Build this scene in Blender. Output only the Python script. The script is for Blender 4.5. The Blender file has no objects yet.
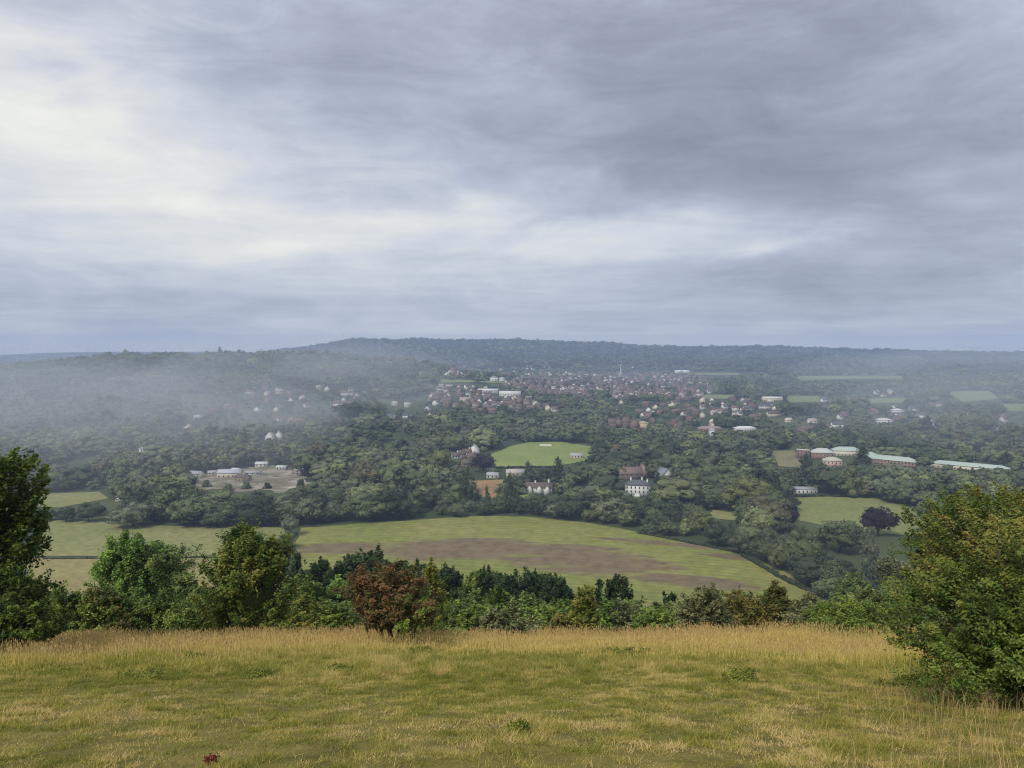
import bpy, math, random
import numpy as np
from mathutils import Vector, Matrix
from mathutils.geometry import delaunay_2d_cdt

random.seed(7)
RNG = np.random.default_rng(7)
R = math.radians
scene = bpy.context.scene
COL = scene.collection

# ------------------------------------------------------------------ camera model
F = 760.0
EYE = 120.0
TILT = math.atan((384 - 348) / F)
CT, ST = math.cos(TILT), math.sin(TILT)


def ray(px, py):
    a, b = (px - 512) / F, (384 - py) / F
    return np.array([a, CT + b * ST, -ST + b * CT])


def proj(x, y, z):
    z = z - EYE
    d = y * CT - z * ST
    v = y * ST + z * CT
    d = np.where(d < 0.1, 0.1, d)
    return 512 + F * x / d, 384 - F * v / d, d


# ------------------------------------------------------------------ noise
def _hash(ix, iy, seed):
    n = (ix.astype(np.int64) * 374761393 + iy.astype(np.int64) * 668265263 + seed * 1274126177) & 0xFFFFFFFF
    n = ((n ^ (n >> 13)) * 1274126177) & 0xFFFFFFFF
    n = n ^ (n >> 16)
    return (n & 0xFFFF) / 65535.0


def vnoise(x, y, seed=0):
    x = np.asarray(x, float); y = np.asarray(y, float)
    ix, iy = np.floor(x), np.floor(y)
    fx, fy = x - ix, y - iy
    fx = fx * fx * (3 - 2 * fx); fy = fy * fy * (3 - 2 * fy)
    a = _hash(ix, iy, seed); b = _hash(ix + 1, iy, seed)
    c = _hash(ix, iy + 1, seed); d = _hash(ix + 1, iy + 1, seed)
    return (a + (b - a) * fx) * (1 - fy) + (c + (d - c) * fx) * fy


def fbm(x, y, seed=0, octaves=3):
    s, a, t = 0.0, 1.0, 0.0
    for k in range(octaves):
        s = s + a * vnoise(np.asarray(x) * 2 ** k, np.asarray(y) * 2 ** k, seed + k * 17)
        t += a; a *= 0.5
    return s / t


# ------------------------------------------------------------------ terrain
_py = np.array([-13500, -200, -60, -25, 0, 29, 34, 40, 60, 150, 250, 320, 380, 450, 900, 2500, 3300, 13500.])
_pz = np.array([12, 12, 11.0, 6.15, -1.6, -11.28, -13.5, -16.6, -25.8, -65, -99, -113.5, -118.6, -120, -120, -98, -92, -92.]) + EYE
_ty = np.concatenate([np.arange(-400, 700, 0.5), np.arange(700, 13500, 20.)])
_tz = np.interp(_ty, _py, _pz)
_k = np.hanning(13); _k /= _k.sum()
_n = int((700 + 400) / 0.5)
_tz[6:_n - 6] = np.convolve(_tz[:_n], _k, 'same')[6:_n - 6]


def smooth(a, b, t):
    t = np.clip((t - a) / (b - a), 0, 1)
    return t * t * (3 - 2 * t)


def ground_h(x, y):
    x = np.asarray(x, float); y = np.asarray(y, float)
    z = np.interp(y, _ty, _tz)
    near = 1 - smooth(25, 60, y)
    z = z + near * (0.10 * (fbm(x / 1.1 + 40, y / 1.1 + 50, 3, 3) - 0.5) + 0.5 * (fbm(x / 9 + 9, y / 9, 5, 2) - 0.5))
    z = z - near * 0.010 * np.clip(-x - 4, 0, 30)
    mid = smooth(45, 120, y) * (1 - smooth(320, 420, y))
    z = z + mid * 8 * (fbm(x / 90 + 3, y / 90, 8, 2) - 0.5)
    val = smooth(420, 700, y)
    z = z + val * 7 * (fbm(x / 330 + 1.3, y / 330, 11, 2) - 0.5)
    # gentle swell of the stubble field
    z = z + 3.5 * np.exp(-((x - 30) / 150) ** 2 - ((y - 450) / 75) ** 2)
    px = 512 + F * x / np.maximum(y, 50)
    # wooded hill to the west
    hh = np.interp(px, [-600, -300, -80, 0, 60, 130, 200, 300, 350, 400, 440, 500, 560, 640],
                   [30, 30, 36, 44, 56, 74, 77, 76, 70, 60, 46, 20, 6, 0])
    s = np.where(y < 1950, 560, 700)
    z = z + hh * np.exp(-((y - 1950) / s) ** 2)
    # long ridge
    rz = np.interp(px, [-600, 180, 250, 310, 350, 385, 420, 455, 520, 600, 690, 760, 850, 930, 1024, 1300, 1900],
                   [-8, 6, 40, 92, 142, 142, 137, 131, 138, 117, 88, 92, 74, 60, 54, 44, 30])
    ramp = 0.35 * smooth(3000, 3900, y) + 0.65 * smooth(3900, 4950, y)
    back = 1 - smooth(5150, 6000, y)
    z = z + rz * ramp * back * (1 + 0.10 * (fbm(x / 420, y / 420, 21, 2) - 0.5))
    z = z + 58 * np.exp(-((y - 6300) / 500) ** 2) * (0.9 + 0.25 * fbm(x / 900, y / 900 + 5, 31, 2))
    return z


def at(px, py):
    """world ground point seen at a pixel"""
    d = ray(px, py)
    t = np.geomspace(2, 7100, 2600)
    zz = EYE + t * d[2]
    below = zz < ground_h(t * d[0], t * d[1])
    if not below.any():
        t1 = 9000
    else:
        i = int(np.argmax(below)); lo, hi = t[max(i - 1, 0)], t[i]
        for _ in range(24):
            m = (lo + hi) / 2
            if EYE + m * d[2] < ground_h(m * d[0], m * d[1]): hi = m
            else: lo = m
        t1 = (lo + hi) / 2
    x, y = t1 * d[0], t1 * d[1]
    return Vector((x, y, float(ground_h(x, y))))


# ------------------------------------------------------------------ materials
def new_mat(name):
    m = bpy.data.materials.new(name); m.use_nodes = True
    nt = m.node_tree
    b = nt.nodes['Principled BSDF']
    b.inputs['Specular IOR Level'].default_value = 0.2
    return m, nt, b


def N(nt, t, **kw):
    n = nt.nodes.new(t)
    for k, v in kw.items(): setattr(n, k, v)
    return n


def ramp(nt, stops, fac=None):
    r = N(nt, 'ShaderNodeValToRGB'); e = r.color_ramp.elements
    while len(e) < len(stops): e.new(0.5)
    for q, (p, c) in zip(e, stops):
        q.position = p; q.color = (*c, 1)
    if fac is not None: nt.links.new(fac, r.inputs[0])
    return r.outputs[0]


def noise(nt, scale, detail=4, vec=None, rough=0.55):
    n = N(nt, 'ShaderNodeTexNoise'); n.inputs['Scale'].default_value = scale
    n.inputs['Detail'].default_value = detail; n.inputs['Roughness'].default_value = rough
    if vec is not None: nt.links.new(vec, n.inputs['Vector'])
    return n.outputs['Fac']


def mixc(nt, fac, a, b, mode='MIX'):
    n = N(nt, 'ShaderNodeMix', data_type='RGBA', blend_type=mode)
    for i, v in ((0, fac), (6, a), (7, b)):
        if hasattr(v, 'is_output'): nt.links.new(v, n.inputs[i])
        elif i == 0: n.inputs[i].default_value = v
        else: n.inputs[i].default_value = (*v, 1)
    return n.outputs[2]


def mth(nt, op, a, b=None, c=None, clamp=False):
    n = N(nt, 'ShaderNodeMath', operation=op); n.use_clamp = clamp
    for i, v in enumerate((a, b, c)):
        if v is None: continue
        if hasattr(v, 'is_output'): nt.links.new(v, n.inputs[i])
        else: n.inputs[i].default_value = v
    return n.outputs[0]


def position(nt):
    return N(nt, 'ShaderNodeNewGeometry').outputs['Position']


def leaf_mat(name, stops, rough=0.6, trans=0.25):
    """leaves whose own colour varies from clump to clump"""
    m, nt, b = new_mat(name)
    a = N(nt, 'ShaderNodeAttribute', attribute_name='tone')
    c = ramp(nt, stops, a.outputs['Fac'])
    nt.links.new(c, b.inputs['Base Color']); b.inputs['Roughness'].default_value = rough
    t = N(nt, 'ShaderNodeBsdfTranslucent'); nt.links.new(c, t.inputs[0])
    mx = N(nt, 'ShaderNodeMixShader'); mx.inputs[0].default_value = trans
    nt.links.new(b.outputs[0], mx.inputs[1]); nt.links.new(t.outputs[0], mx.inputs[2])
    nt.links.new(mx.outputs[0], nt.nodes['Material Output'].inputs[0])
    return m


def object_leaf_mat(name):
    m, nt, b = new_mat(name)
    oi = N(nt, 'ShaderNodeObjectInfo')
    a = N(nt, 'ShaderNodeAttribute', attribute_name='tone')
    k = mth(nt, 'MULTIPLY_ADD', a.outputs['Fac'], 0.9, 0.55)
    k2 = mth(nt, 'MULTIPLY_ADD', oi.outputs['Random'], 0.6, 0.7)
    k = mth(nt, 'MULTIPLY', k, k2)
    v = N(nt, 'ShaderNodeVectorMath', operation='SCALE')
    nt.links.new(oi.outputs['Color'], v.inputs[0]); nt.links.new(k, v.inputs['Scale'])
    nt.links.new(v.outputs[0], b.inputs['Base Color']); b.inputs['Roughness'].default_value = 0.7
    return m


def object_colour_mat(name, scale=0.6, amount=0.35, rough=0.8, bump=0.0):
    m, nt, b = new_mat(name)
    oi = N(nt, 'ShaderNodeObjectInfo')
    tc = N(nt, 'ShaderNodeTexCoord')
    n = noise(nt, scale, 4, tc.outputs['Object'])
    k = mth(nt, 'MULTIPLY_ADD', n, amount * 2, 1 - amount)
    v = N(nt, 'ShaderNodeVectorMath', operation='SCALE')
    nt.links.new(oi.outputs['Color'], v.inputs[0]); nt.links.new(k, v.inputs['Scale'])
    nt.links.new(v.outputs[0], b.inputs['Base Color']); b.inputs['Roughness'].default_value = rough
    return m


def noise_mat(name, stops, scale, detail=4, rough=0.85):
    m, nt, b = new_mat(name)
    c = ramp(nt, stops, noise(nt, scale, detail, position(nt)))
    nt.links.new(c, b.inputs['Base Color']); b.inputs['Roughness'].default_value = rough
    return m


M_WOODLEAF = object_leaf_mat('wood_leaves')
M_BARK = noise_mat('bark', [(0.3, (0.05, 0.04, 0.03)), (0.7, (0.12, 0.095, 0.07))], 6)
M_WALL = object_colour_mat('wall_render', 0.5, 0.15)
M_ROOF = object_colour_mat('roof_tiles', 1.2, 0.3)
M_GLASS, _nt, _b = new_mat('window_glass'); _b.inputs['Base Color'].default_value = (0.03, 0.035, 0.04, 1); _b.inputs['Roughness'].default_value = 0.15
M_FRAME, _nt, _b = new_mat('white_paint'); _b.inputs['Base Color'].default_value = (0.75, 0.75, 0.72, 1)


# ------------------------------------------------------------------ mesh helpers
def mk(name, V, faces, mat=None, parent=None, tone=None, smooth_shade=False, link=True, mats=None, midx=None):
    V = np.asarray(V, float)
    me = bpy.data.meshes.new(name)
    groups = [np.asarray(f, np.int32) for f in (faces if isinstance(faces, (list, tuple)) and len(faces) and isinstance(faces[0], np.ndarray) and faces[0].ndim == 2 else [np.asarray(faces)]) if len(f)]
    sizes = np.concatenate([np.full(len(g), g.shape[1], np.int32) for g in groups])
    loops = np.concatenate([g.ravel() for g in groups]).astype(np.int32)
    me.vertices.add(len(V)); me.vertices.foreach_set('co', V.ravel().astype(np.float32))
    me.loops.add(len(loops)); me.loops.foreach_set('vertex_index', loops)
    me.polygons.add(len(sizes))
    starts = np.concatenate([[0], np.cumsum(sizes)[:-1]]).astype(np.int32)
    me.polygons.foreach_set('loop_start', starts); me.polygons.foreach_set('loop_total', sizes)
    if smooth_shade: me.polygons.foreach_set('use_smooth', np.ones(len(sizes), bool))
    if tone is not None:
        a = me.attributes.new('tone', 'FLOAT', 'FACE'); a.data.foreach_set('value', np.asarray(tone, np.float32))
    for m_ in (mats or ([mat] if mat else [])): me.materials.append(m_)
    if midx is not None: me.polygons.foreach_set('material_index', np.asarray(midx, np.int32))
    me.update(calc_edges=True); me.validate()
    o = bpy.data.objects.new(name, me)
    if link: COL.objects.link(o)
    if parent is not None: o.parent = parent
    return o


def empty(name, loc, label, cat, group=None, rz=0.0):
    o = bpy.data.objects.new(name, None); COL.objects.link(o)
    o.empty_display_size = 0.5
    o.location = loc; o.rotation_euler = (0, 0, rz)
    o['label'] = label; o['category'] = cat
    if group: o['group'] = group
    return o


class MB:
    def __init__(self): self.V = []; self.Q = []; self.T = []; self.n = 0

    def add(self, V, Q=(), T=()):
        self.V.append(np.asarray(V, float))
        if len(Q): self.Q.append(np.asarray(Q, int) + self.n)
        if len(T): self.T.append(np.asarray(T, int) + self.n)
        self.n += len(V)

    def box(self, x0, x1, y0, y1, z0, z1):
        v = [(x, y, z) for z in (z0, z1) for x, y in ((x0, y0), (x1, y0), (x1, y1), (x0, y1))]
        self.add(v, [(3, 2, 1, 0), (4, 5, 6, 7), (0, 1, 5, 4), (1, 2, 6, 5), (2, 3, 7, 6), (3, 0, 4, 7)])

    def tube(self, pts, rad, sides=6):
        pts = [np.asarray(p, float) for p in pts]; n = len(pts); V = []
        for i, p in enumerate(pts):
            d = pts[min(i + 1, n - 1)] - pts[max(i - 1, 0)]; d = d / (np.linalg.norm(d) + 1e-9)
            a = np.cross(d, [0.31, 0.95, 0.1]); a /= np.linalg.norm(a) + 1e-9; b = np.cross(d, a)
            for k in range(sides):
                t = 2 * math.pi * k / sides
                V.append(p + rad[i] * (a * math.cos(t) + b * math.sin(t)))
        Q = []
        for i in range(n - 1):
            for k in range(sides):
                Q.append((i * sides + k, i * sides + (k + 1) % sides, (i + 1) * sides + (k + 1) % sides, (i + 1) * sides + k))
        self.add(V, Q)

    def build(self, name, mat, parent=None, **kw):
        fs = []
        if self.Q: fs.append(np.concatenate(self.Q))
        if self.T: fs.append(np.concatenate(self.T))
        return mk(name, np.concatenate(self.V), fs, mat, parent, **kw)


def unit(v): return v / (np.linalg.norm(v, axis=-1, keepdims=True) + 1e-9)


def leaf_quads(P, Nn, size, rng, aspect=0.6):
    """one pointed quad per leaf"""
    n = len(P)
    t = unit(np.cross(Nn, rng.normal(size=(n, 3)))); b = np.cross(Nn, t)
    s = (size * rng.uniform(0.6, 1.35, n))[:, None]
    V = np.stack([P - t * s, P + b * s * aspect - Nn * s * 0.12, P + t * s, P - b * s * aspect - Nn * s * 0.12], 1).reshape(-1, 3)
    return V, np.arange(4 * n).reshape(-1, 4)


def crown_cloud(blobs, n_clump, n_leaf, leaf, clump_r, rng, up=0.35, inner=0.25, top_tone=0.0, shell=0.72):
    """leaves in clumps spread through a set of ellipsoids; returns verts, quads, tone, clump centres"""
    B = np.array(blobs, float)
    w = (B[:, 3] * B[:, 4] + B[:, 4] * B[:, 5] + B[:, 3] * B[:, 5]); w /= w.sum()
    bi = rng.choice(len(B), n_clump, p=w)
    d = unit(rng.normal(size=(n_clump, 3)))
    r = np.where(rng.random(n_clump) < inner, rng.uniform(0.2, 0.8, n_clump), rng.uniform(shell, 1.08, n_clump))
    C = B[bi, :3] + d * B[bi, 3:6] * r[:, None]
    # drop most clumps that lie deep inside another ellipsoid
    deep = np.zeros(n_clump, bool)
    for k, b in enumerate(B):
        q = (((C - b[:3]) / b[3:6]) ** 2).sum(1)
        deep |= (q < 0.42) & (bi != k)
    keep = ~deep | (rng.random(n_clump) < 0.25); C, d, bi = C[keep], d[keep], bi[keep]
    keep = C[:, 2] > 0.02; C, d, bi = C[keep], d[keep], bi[keep]
    nc = len(C)
    ctone = np.clip(rng.normal(0.5, 0.26, nc), 0, 1)
    crad = clump_r * rng.uniform(0.55, 1.35, nc)
    ci = rng.integers(0, nc, n_leaf)
    off = rng.normal(size=(n_leaf, 3)) * (crad[ci] * 0.5)[:, None]; off[:, 2] *= 0.7
    P = C[ci] + off
    P[:, 2] = np.abs(P[:, 2])
    Nn = unit(d[ci] * 0.7 + np.array([0, 0, up]) + rng.normal(size=(n_leaf, 3)) * 0.55 + unit(off) * 0.3)
    V, Q = leaf_quads(P, Nn, leaf, rng)
    zmax = P[:, 2].max()
    tone = np.clip(ctone[ci] + rng.normal(0, 0.12, n_leaf) + top_tone * (P[:, 2] / zmax - 0.5), 0, 1)
    return V, Q, tone, C


def spray_cloud(blobs, n_leaf, leaf, L, rng, up=0.55, warp=0.30, inner=0.22, top_tone=0.0, shoot=0.12):
    """leaves strung along twigs that reach outwards and upwards, some shooting past the rest; verts, quads, tone, twig roots, twig tips"""
    B = np.array(blobs, float)
    ar = B[:, 3] * B[:, 4] + B[:, 4] * B[:, 5] + B[:, 3] * B[:, 5]
    ns = int(max(40, 4.2 * ar.sum() * 1.3 / (L * L)))
    bi = rng.choice(len(B), ns, p=ar / ar.sum())
    d = unit(rng.normal(size=(ns, 3)))
    r = np.where(rng.random(ns) < inner, rng.uniform(0.25, 0.75, ns), rng.uniform(0.70, 1.0, ns))
    C = B[bi, :3] + d * B[bi, 3:6] * r[:, None]
    deep = np.zeros(ns, bool)
    for k, b in enumerate(B): deep |= ((((C - b[:3]) / b[3:6]) ** 2).sum(1) < 0.40) & (bi != k)
    k = (~deep | (rng.random(ns) < 0.3)) & (C[:, 2] > 0.03); C, d = C[k], d[k]
    cen = np.array([0, 0, C[:, 2].max() * 0.45])
    q = unit(C - cen); sd = rng.uniform(0, 50)
    wv = 1 + warp * 2 * (fbm(q[:, 0] * 2.1 + sd + q[:, 2], q[:, 1] * 2.1 + sd * .7 - q[:, 2] * 1.7, 19, 2) - 0.5)
    C = cen + (C - cen) * wv[:, None]
    k = C[:, 2] > 0.03; C, d, q = C[k], d[k], q[k]; ns = len(C)
    D = unit(q * 0.6 + d * 0.25 + np.array([0, 0, up]) + rng.normal(size=(ns, 3)) * 0.38)
    ln = L * rng.uniform(0.6, 1.25, ns) * np.where(rng.random(ns) < shoot, rng.uniform(1.3, 1.9, ns), 1.0)
    A0, A1 = C - D * (0.45 * ln)[:, None], C + D * (0.55 * ln)[:, None]
    A0[:, 2] = np.maximum(A0[:, 2], 0.02)
    wgt = ln * rng.uniform(0.45, 1.5, ns); wgt /= wgt.sum()
    si = rng.choice(ns, n_leaf, p=wgt); t = rng.beta(1.3, 1.1, n_leaf)
    P = A0[si] + (A1[si] - A0[si]) * t[:, None] + rng.normal(size=(n_leaf, 3)) * (ln[si] * 0.17 * (1.1 - 0.75 * t))[:, None]
    P[:, 2] = np.abs(P[:, 2])
    Nn = unit(D[si] * 0.25 + q[si] * 0.35 + np.array([0, 0, 0.55]) + rng.normal(size=(n_leaf, 3)) * 0.6)
    V, Q = leaf_quads(P, Nn, leaf, rng, 0.5)
    st = np.clip(rng.normal(0.48, 0.2, ns) + 0.7 * (fbm(C[:, 0] / (3 * L) + 9, (C[:, 1] + C[:, 2] * 1.3) / (3 * L), 23, 2) - 0.5), 0, 1)
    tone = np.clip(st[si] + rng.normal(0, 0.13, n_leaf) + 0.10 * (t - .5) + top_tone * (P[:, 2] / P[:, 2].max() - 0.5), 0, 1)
    return V, Q, tone, A0, A1


def limbs(mb, C, base_r, rng, n=26, stems=1, spread=0.2, fork=0.3, sides=5):
    """a stem or several, with limbs reaching to some of the leaf clumps"""
    top = C[:, 2].max()
    sel = C[rng.choice(len(C), min(n, len(C)), replace=False)]
    roots = [np.array([rng.normal(0, spread), rng.normal(0, spread), -0.15]) for _ in range(stems)] if stems > 1 else [np.array([0, 0, -0.3])]
    cen = C.mean(0)
    heads = []
    for r0 in roots:
        h = np.array([cen[0] * 0.6 + (r0[0]) * 1.6, cen[1] * 0.6 + r0[1] * 1.6, top * fork])
        m = (r0 + h) / 2 + rng.normal(0, 0.03 * top, 3) * np.array([1, 1, 0])
        h2 = h + np.array([cen[0] * 0.3, cen[1] * 0.3, top * 0.35])
        br = base_r / math.sqrt(len(roots))
        mb.tube([r0, m, h, h2], [br * 1.25, br, br * 0.75, br * 0.2], sides + 1)
        heads.append((m, h, br))
    for c in sel:
        m, h, br = heads[int(np.argmin([np.linalg.norm(c[:2] - q[1][:2]) for q in heads]))]
        k = rng.uniform(0.2, 1.0); s = m + (h - m) * k
        mid = s + (c - s) * 0.5 + rng.normal(0, 0.06, 3) * np.linalg.norm(c - s) + np.array([0, 0, 0.06 * np.linalg.norm(c - s)])
        mb.tube([s, mid, c], [br * 0.42, br * 0.24, br * 0.06], 4)


# ------------------------------------------------------------------ ground sheet
def build_ground():
    ang = np.concatenate([np.linspace(-180, -48, 40, endpoint=False), np.linspace(-48, 48, 420, endpoint=False), np.linspace(48, 180, 40, endpoint=False)])
    rad = np.geomspace(0.6, 7200, 500)
    A, Rr = np.meshgrid(np.radians(ang), rad)
    X, Y = Rr * np.sin(A), Rr * np.cos(A)
    Z = ground_h(X, Y)
    V = np.stack([X, Y, Z], -1).reshape(-1, 3)
    na, nr = len(ang), len(rad)
    i = np.arange(nr - 1)[:, None]; j = np.arange(na)[None, :]; j2 = (j + 1) % na
    Q = np.stack([i * na + j, i * na + j2, (i + 1) * na + j2, (i + 1) * na + j], -1).reshape(-1, 4)[:, ::-1]
    c = len(V)
    V = np.concatenate([V, [[0, 0, float(ground_h(0, 0))]]])
    T = np.stack([np.full(na, c), (np.arange(na) + 1) % na, np.arange(na)], -1)[:, ::-1]
    m, nt, b = new_mat('ground')
    pos = position(nt)
    sx = N(nt, 'ShaderNodeSeparateXYZ'); nt.links.new(pos, sx.inputs[0]); y = sx.outputs[1]
    meadow = ramp(nt, [(0.3, (0.08, 0.075, 0.016)), (0.5, (0.17, 0.145, 0.034)), (0.7, (0.27, 0.215, 0.065))], noise(nt, 1.3, 8, pos, 0.7))
    fine = ramp(nt, [(0.3, (0.6, 0.6, 0.6)), (0.7, (1.3, 1.3, 1.3))], noise(nt, 22, 6, pos, 0.7))
    meadow = mixc(nt, 1.0, meadow, fine, 'MULTIPLY')
    scrub = ramp(nt, [(0.35, (0.03, 0.045, 0.015)), (0.65, (0.09, 0.11, 0.035))], noise(nt, 0.25, 5, pos))
    valley = ramp(nt, [(0.3, (0.03, 0.045, 0.02)), (0.5, (0.055, 0.075, 0.03)), (0.7, (0.12, 0.13, 0.05))], noise(nt, 0.006, 6, pos))
    far = ramp(nt, [(0.35, (0.03, 0.04, 0.022)), (0.56, (0.045, 0.06, 0.03)), (0.62, (0.16, 0.18, 0.07)), (0.75, (0.09, 0.11, 0.05))], noise(nt, 0.0022, 3, pos))
    f1 = mth(nt, 'MULTIPLY_ADD', y, 1 / 12, -32 / 12, clamp=True)
    f2 = mth(nt, 'MULTIPLY_ADD', y, 1 / 150, -300 / 150, clamp=True)
    f3 = mth(nt, 'MULTIPLY_ADD', y, 1 / 500, -2400 / 500, clamp=True)
    c = mixc(nt, f3, mixc(nt, f2, mixc(nt, f1, meadow, scrub), valley), far)
    nt.links.new(c, b.inputs['Base Color']); b.inputs['Roughness'].default_value = 0.95
    o = mk('ground', V, [Q.astype(np.int32), T.astype(np.int32)], m, smooth_shade=True)
    o['kind'] = 'structure'


build_ground()

# ------------------------------------------------------------------ fields, yards
CLEAR = []        # pixel outlines of open land that must stay visible
OPEN = []         # the same as ground outlines (no trees stand in them)


def inside(poly, x, y):
    poly = np.asarray(poly); x = np.asarray(x); y = np.asarray(y)
    r = np.zeros(np.shape(x), bool); j = len(poly) - 1
    for i in range(len(poly)):
        xi, yi = poly[i]; xj, yj = poly[j]
        c = ((yi > y) != (yj > y)) & (x < (xj - xi) * (y - yi) / (yj - yi + 1e-12) + xi)
        r ^= c; j = i
    return r


def sheet(name, outline, mat, step=10.0, lift=0.35, clear=True, wobble=1.5):
    pts = []
    for (a, b) in zip(outline, outline[1:] + outline[:1]):
        pa, pb = at(*a), at(*b)
        n = max(1, int((pa - pb).length / step))
        for k in range(n):
            p = pa.lerp(pb, k / n)
            w = wobble if 0 < k else 0
            pts.append((p.x + random.uniform(-w, w), p.y + random.uniform(-w, w)))
    n = len(pts); P = np.array(pts)
    gx, gy = np.meshgrid(np.arange(P[:, 0].min(), P[:, 0].max(), step), np.arange(P[:, 1].min(), P[:, 1].max(), step))
    gx, gy = gx.ravel() + RNG.uniform(-.2, .2, gx.size) * step, gy.ravel() + RNG.uniform(-.2, .2, gx.size) * step
    ins = inside(P, gx, gy)
    allp = [Vector(p) for p in pts] + [Vector((a, b)) for a, b in zip(gx[ins], gy[ins])]
    vs, es, fs, *_ = delaunay_2d_cdt(allp, [(i, (i + 1) % n) for i in range(n)], [], 1, 1e-4)
    V = np.array([(v.x, v.y, float(ground_h(v.x, v.y)) + lift) for v in vs])
    T = np.array([f for f in fs if len(f) == 3], np.int32)
    o = mk(name, V, [T], mat, smooth_shade=True)
    o['kind'] = 'structure'
    OPEN.append(P)
    if clear: CLEAR.append(outline)
    return o


def field_mat(name, a, b_, c, scale=0.02, stripes=None):
    m, nt, b = new_mat(name)
    pos = position(nt)
    col = ramp(nt, [(0.3, a), (0.5, b_), (0.72, c)], noise(nt, scale, 8, pos, 0.65))
    f = ramp(nt, [(0.3, (0.8, 0.8, 0.8)), (0.7, (1.2, 1.2, 1.2))], noise(nt, scale * 14, 4, pos))
    col = mixc(nt, 1.0, col, f, 'MULTIPLY')
    nt.links.new(col, b.inputs['Base Color']); b.inputs['Roughness'].default_value = 0.95
    return m, nt, b, col


def stubble_mat():
    m, nt, b, col = field_mat('stubble_field', (0.16, 0.19, 0.042), (0.215, 0.225, 0.058), (0.27, 0.245, 0.08), 0.014)
    pos = position(nt)
    sx = N(nt, 'ShaderNodeSeparateXYZ'); nt.links.new(pos, sx.inputs[0])
    soil = None
    # bare soil along the swell: a few ellipses broken up by streaky noise
    mp = N(nt, 'ShaderNodeMapping'); mp.inputs['Rotation'].default_value = (0, 0, R(28)); mp.inputs['Scale'].default_value = (0.03, 0.16, 0.05)
    nt.links.new(pos, mp.inputs[0])
    st = noise(nt, 1.0, 7, mp.outputs[0], 0.65)
    st2 = noise(nt, 0.05, 6, pos, 0.6)
    for (px, py, rx, ry, ang) in ((690, 546, 110, 3, -17), (735, 557, 45, 4, -17), (455, 549, 100, 14, 2), (590, 562, 100, 15, -12), (690, 582, 75, 9, -24), (345, 549, 70, 8, 0), (560, 549, 80, 8, -8)):
        p = at(px, py); s = p.y / F
        a, e = R(ang), 1
        dx = mth(nt, 'SUBTRACT', sx.outputs[0], p.x); dy = mth(nt, 'SUBTRACT', sx.outputs[1], p.y)
        u = mth(nt, 'ADD', mth(nt, 'MULTIPLY', dx, math.cos(a)), mth(nt, 'MULTIPLY', dy, math.sin(a)))
        v = mth(nt, 'SUBTRACT', mth(nt, 'MULTIPLY', dy, math.cos(a)), mth(nt, 'MULTIPLY', dx, math.sin(a)))
        u = mth(nt, 'DIVIDE', u, rx * s); v = mth(nt, 'DIVIDE', v, ry * s * 3.4)
        q = mth(nt, 'SUBTRACT', 1.0, mth(nt, 'ADD', mth(nt, 'MULTIPLY', u, u), mth(nt, 'MULTIPLY', v, v)), clamp=True)
        soil = q if soil is None else mth(nt, 'MAXIMUM', soil, q)
    k = mth(nt, 'ADD', mth(nt, 'MULTIPLY', soil, 0.75), mth(nt, 'MULTIPLY_ADD', st, 3.0, -1.62))
    k = mth(nt, 'ADD', k, mth(nt, 'MULTIPLY_ADD', st2, 0.7, -0.35))
    k = mth(nt, 'MULTIPLY', mth(nt, 'MULTIPLY_ADD', k, 2.6, 0.25, clamp=True), mth(nt, 'MULTIPLY', soil, 5, clamp=True))
    brown = ramp(nt, [(0.35, (0.13, 0.088, 0.058)), (0.6, (0.195, 0.138, 0.09))], noise(nt, 0.15, 4, pos))
    # worked lines that run round the swell
    ml = N(nt, 'ShaderNodeMapping'); ml.inputs['Rotation'].default_value = (0, 0, R(14)); nt.links.new(pos, ml.inputs[0])
    wv = N(nt, 'ShaderNodeTexWave', wave_type='BANDS', bands_direction='Y'); wv.inputs['Scale'].default_value = 0.055; wv.inputs['Distortion'].default_value = 9; wv.inputs['Detail'].default_value = 3; wv.inputs['Detail Scale'].default_value = 0.25
    nt.links.new(ml.outputs[0], wv.inputs['Vector'])
    col = mixc(nt, 1.0, col, ramp(nt, [(0.05, (0.86, 0.83, 0.78)), (0.4, (1, 1, 1)), (0.9, (1.03, 1.03, 1.02))], wv.outputs['Fac']), 'MULTIPLY')
    col = mixc(nt, mth(nt, 'MULTIPLY', k, 0.86), col, brown)
    nt.links.new(col, b.inputs['Base Color'])
    return m


G = lambda n, a, b, c, s=0.02: field_mat(n, a, b, c, s)[0]
sheet('stubble_field', [(297, 560), (300, 528), (420, 520), (470, 516.5), (525, 517), (585, 523), (640, 533), (690, 542), (745, 555), (790, 575), (838, 604), (800, 611), (690, 613), (560, 612), (420, 605), (300, 590)], stubble_mat(), 9)
m_left = G('pale_pasture', (0.175, 0.195, 0.06), (0.225, 0.23, 0.08), (0.265, 0.245, 0.095), 0.015)
sheet('pasture', [(40, 521), (102, 522), (110, 525), (285, 528), (284, 556), (40, 557)], m_left, 9)
sheet('stubble_strip', [(30, 559), (284, 558), (282, 592), (30, 596)], G('dry_stubble', (0.235, 0.20, 0.075), (0.275, 0.235, 0.09), (0.255, 0.24, 0.08), 0.02), 9)
sheet('far_pasture', [(30, 494), (100, 492), (108, 499), (60, 508), (30, 507)], m_left, 10)
m_lawn = G('playing_field_grass', (0.17, 0.215, 0.06), (0.21, 0.26, 0.07), (0.25, 0.285, 0.09), 0.02)
sheet('playing_field', [(490, 455), (512, 446), (532, 442), (562, 442), (592, 447), (592, 460), (575, 463), (556, 466), (520, 468), (494, 467)], m_lawn, 10)
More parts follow.
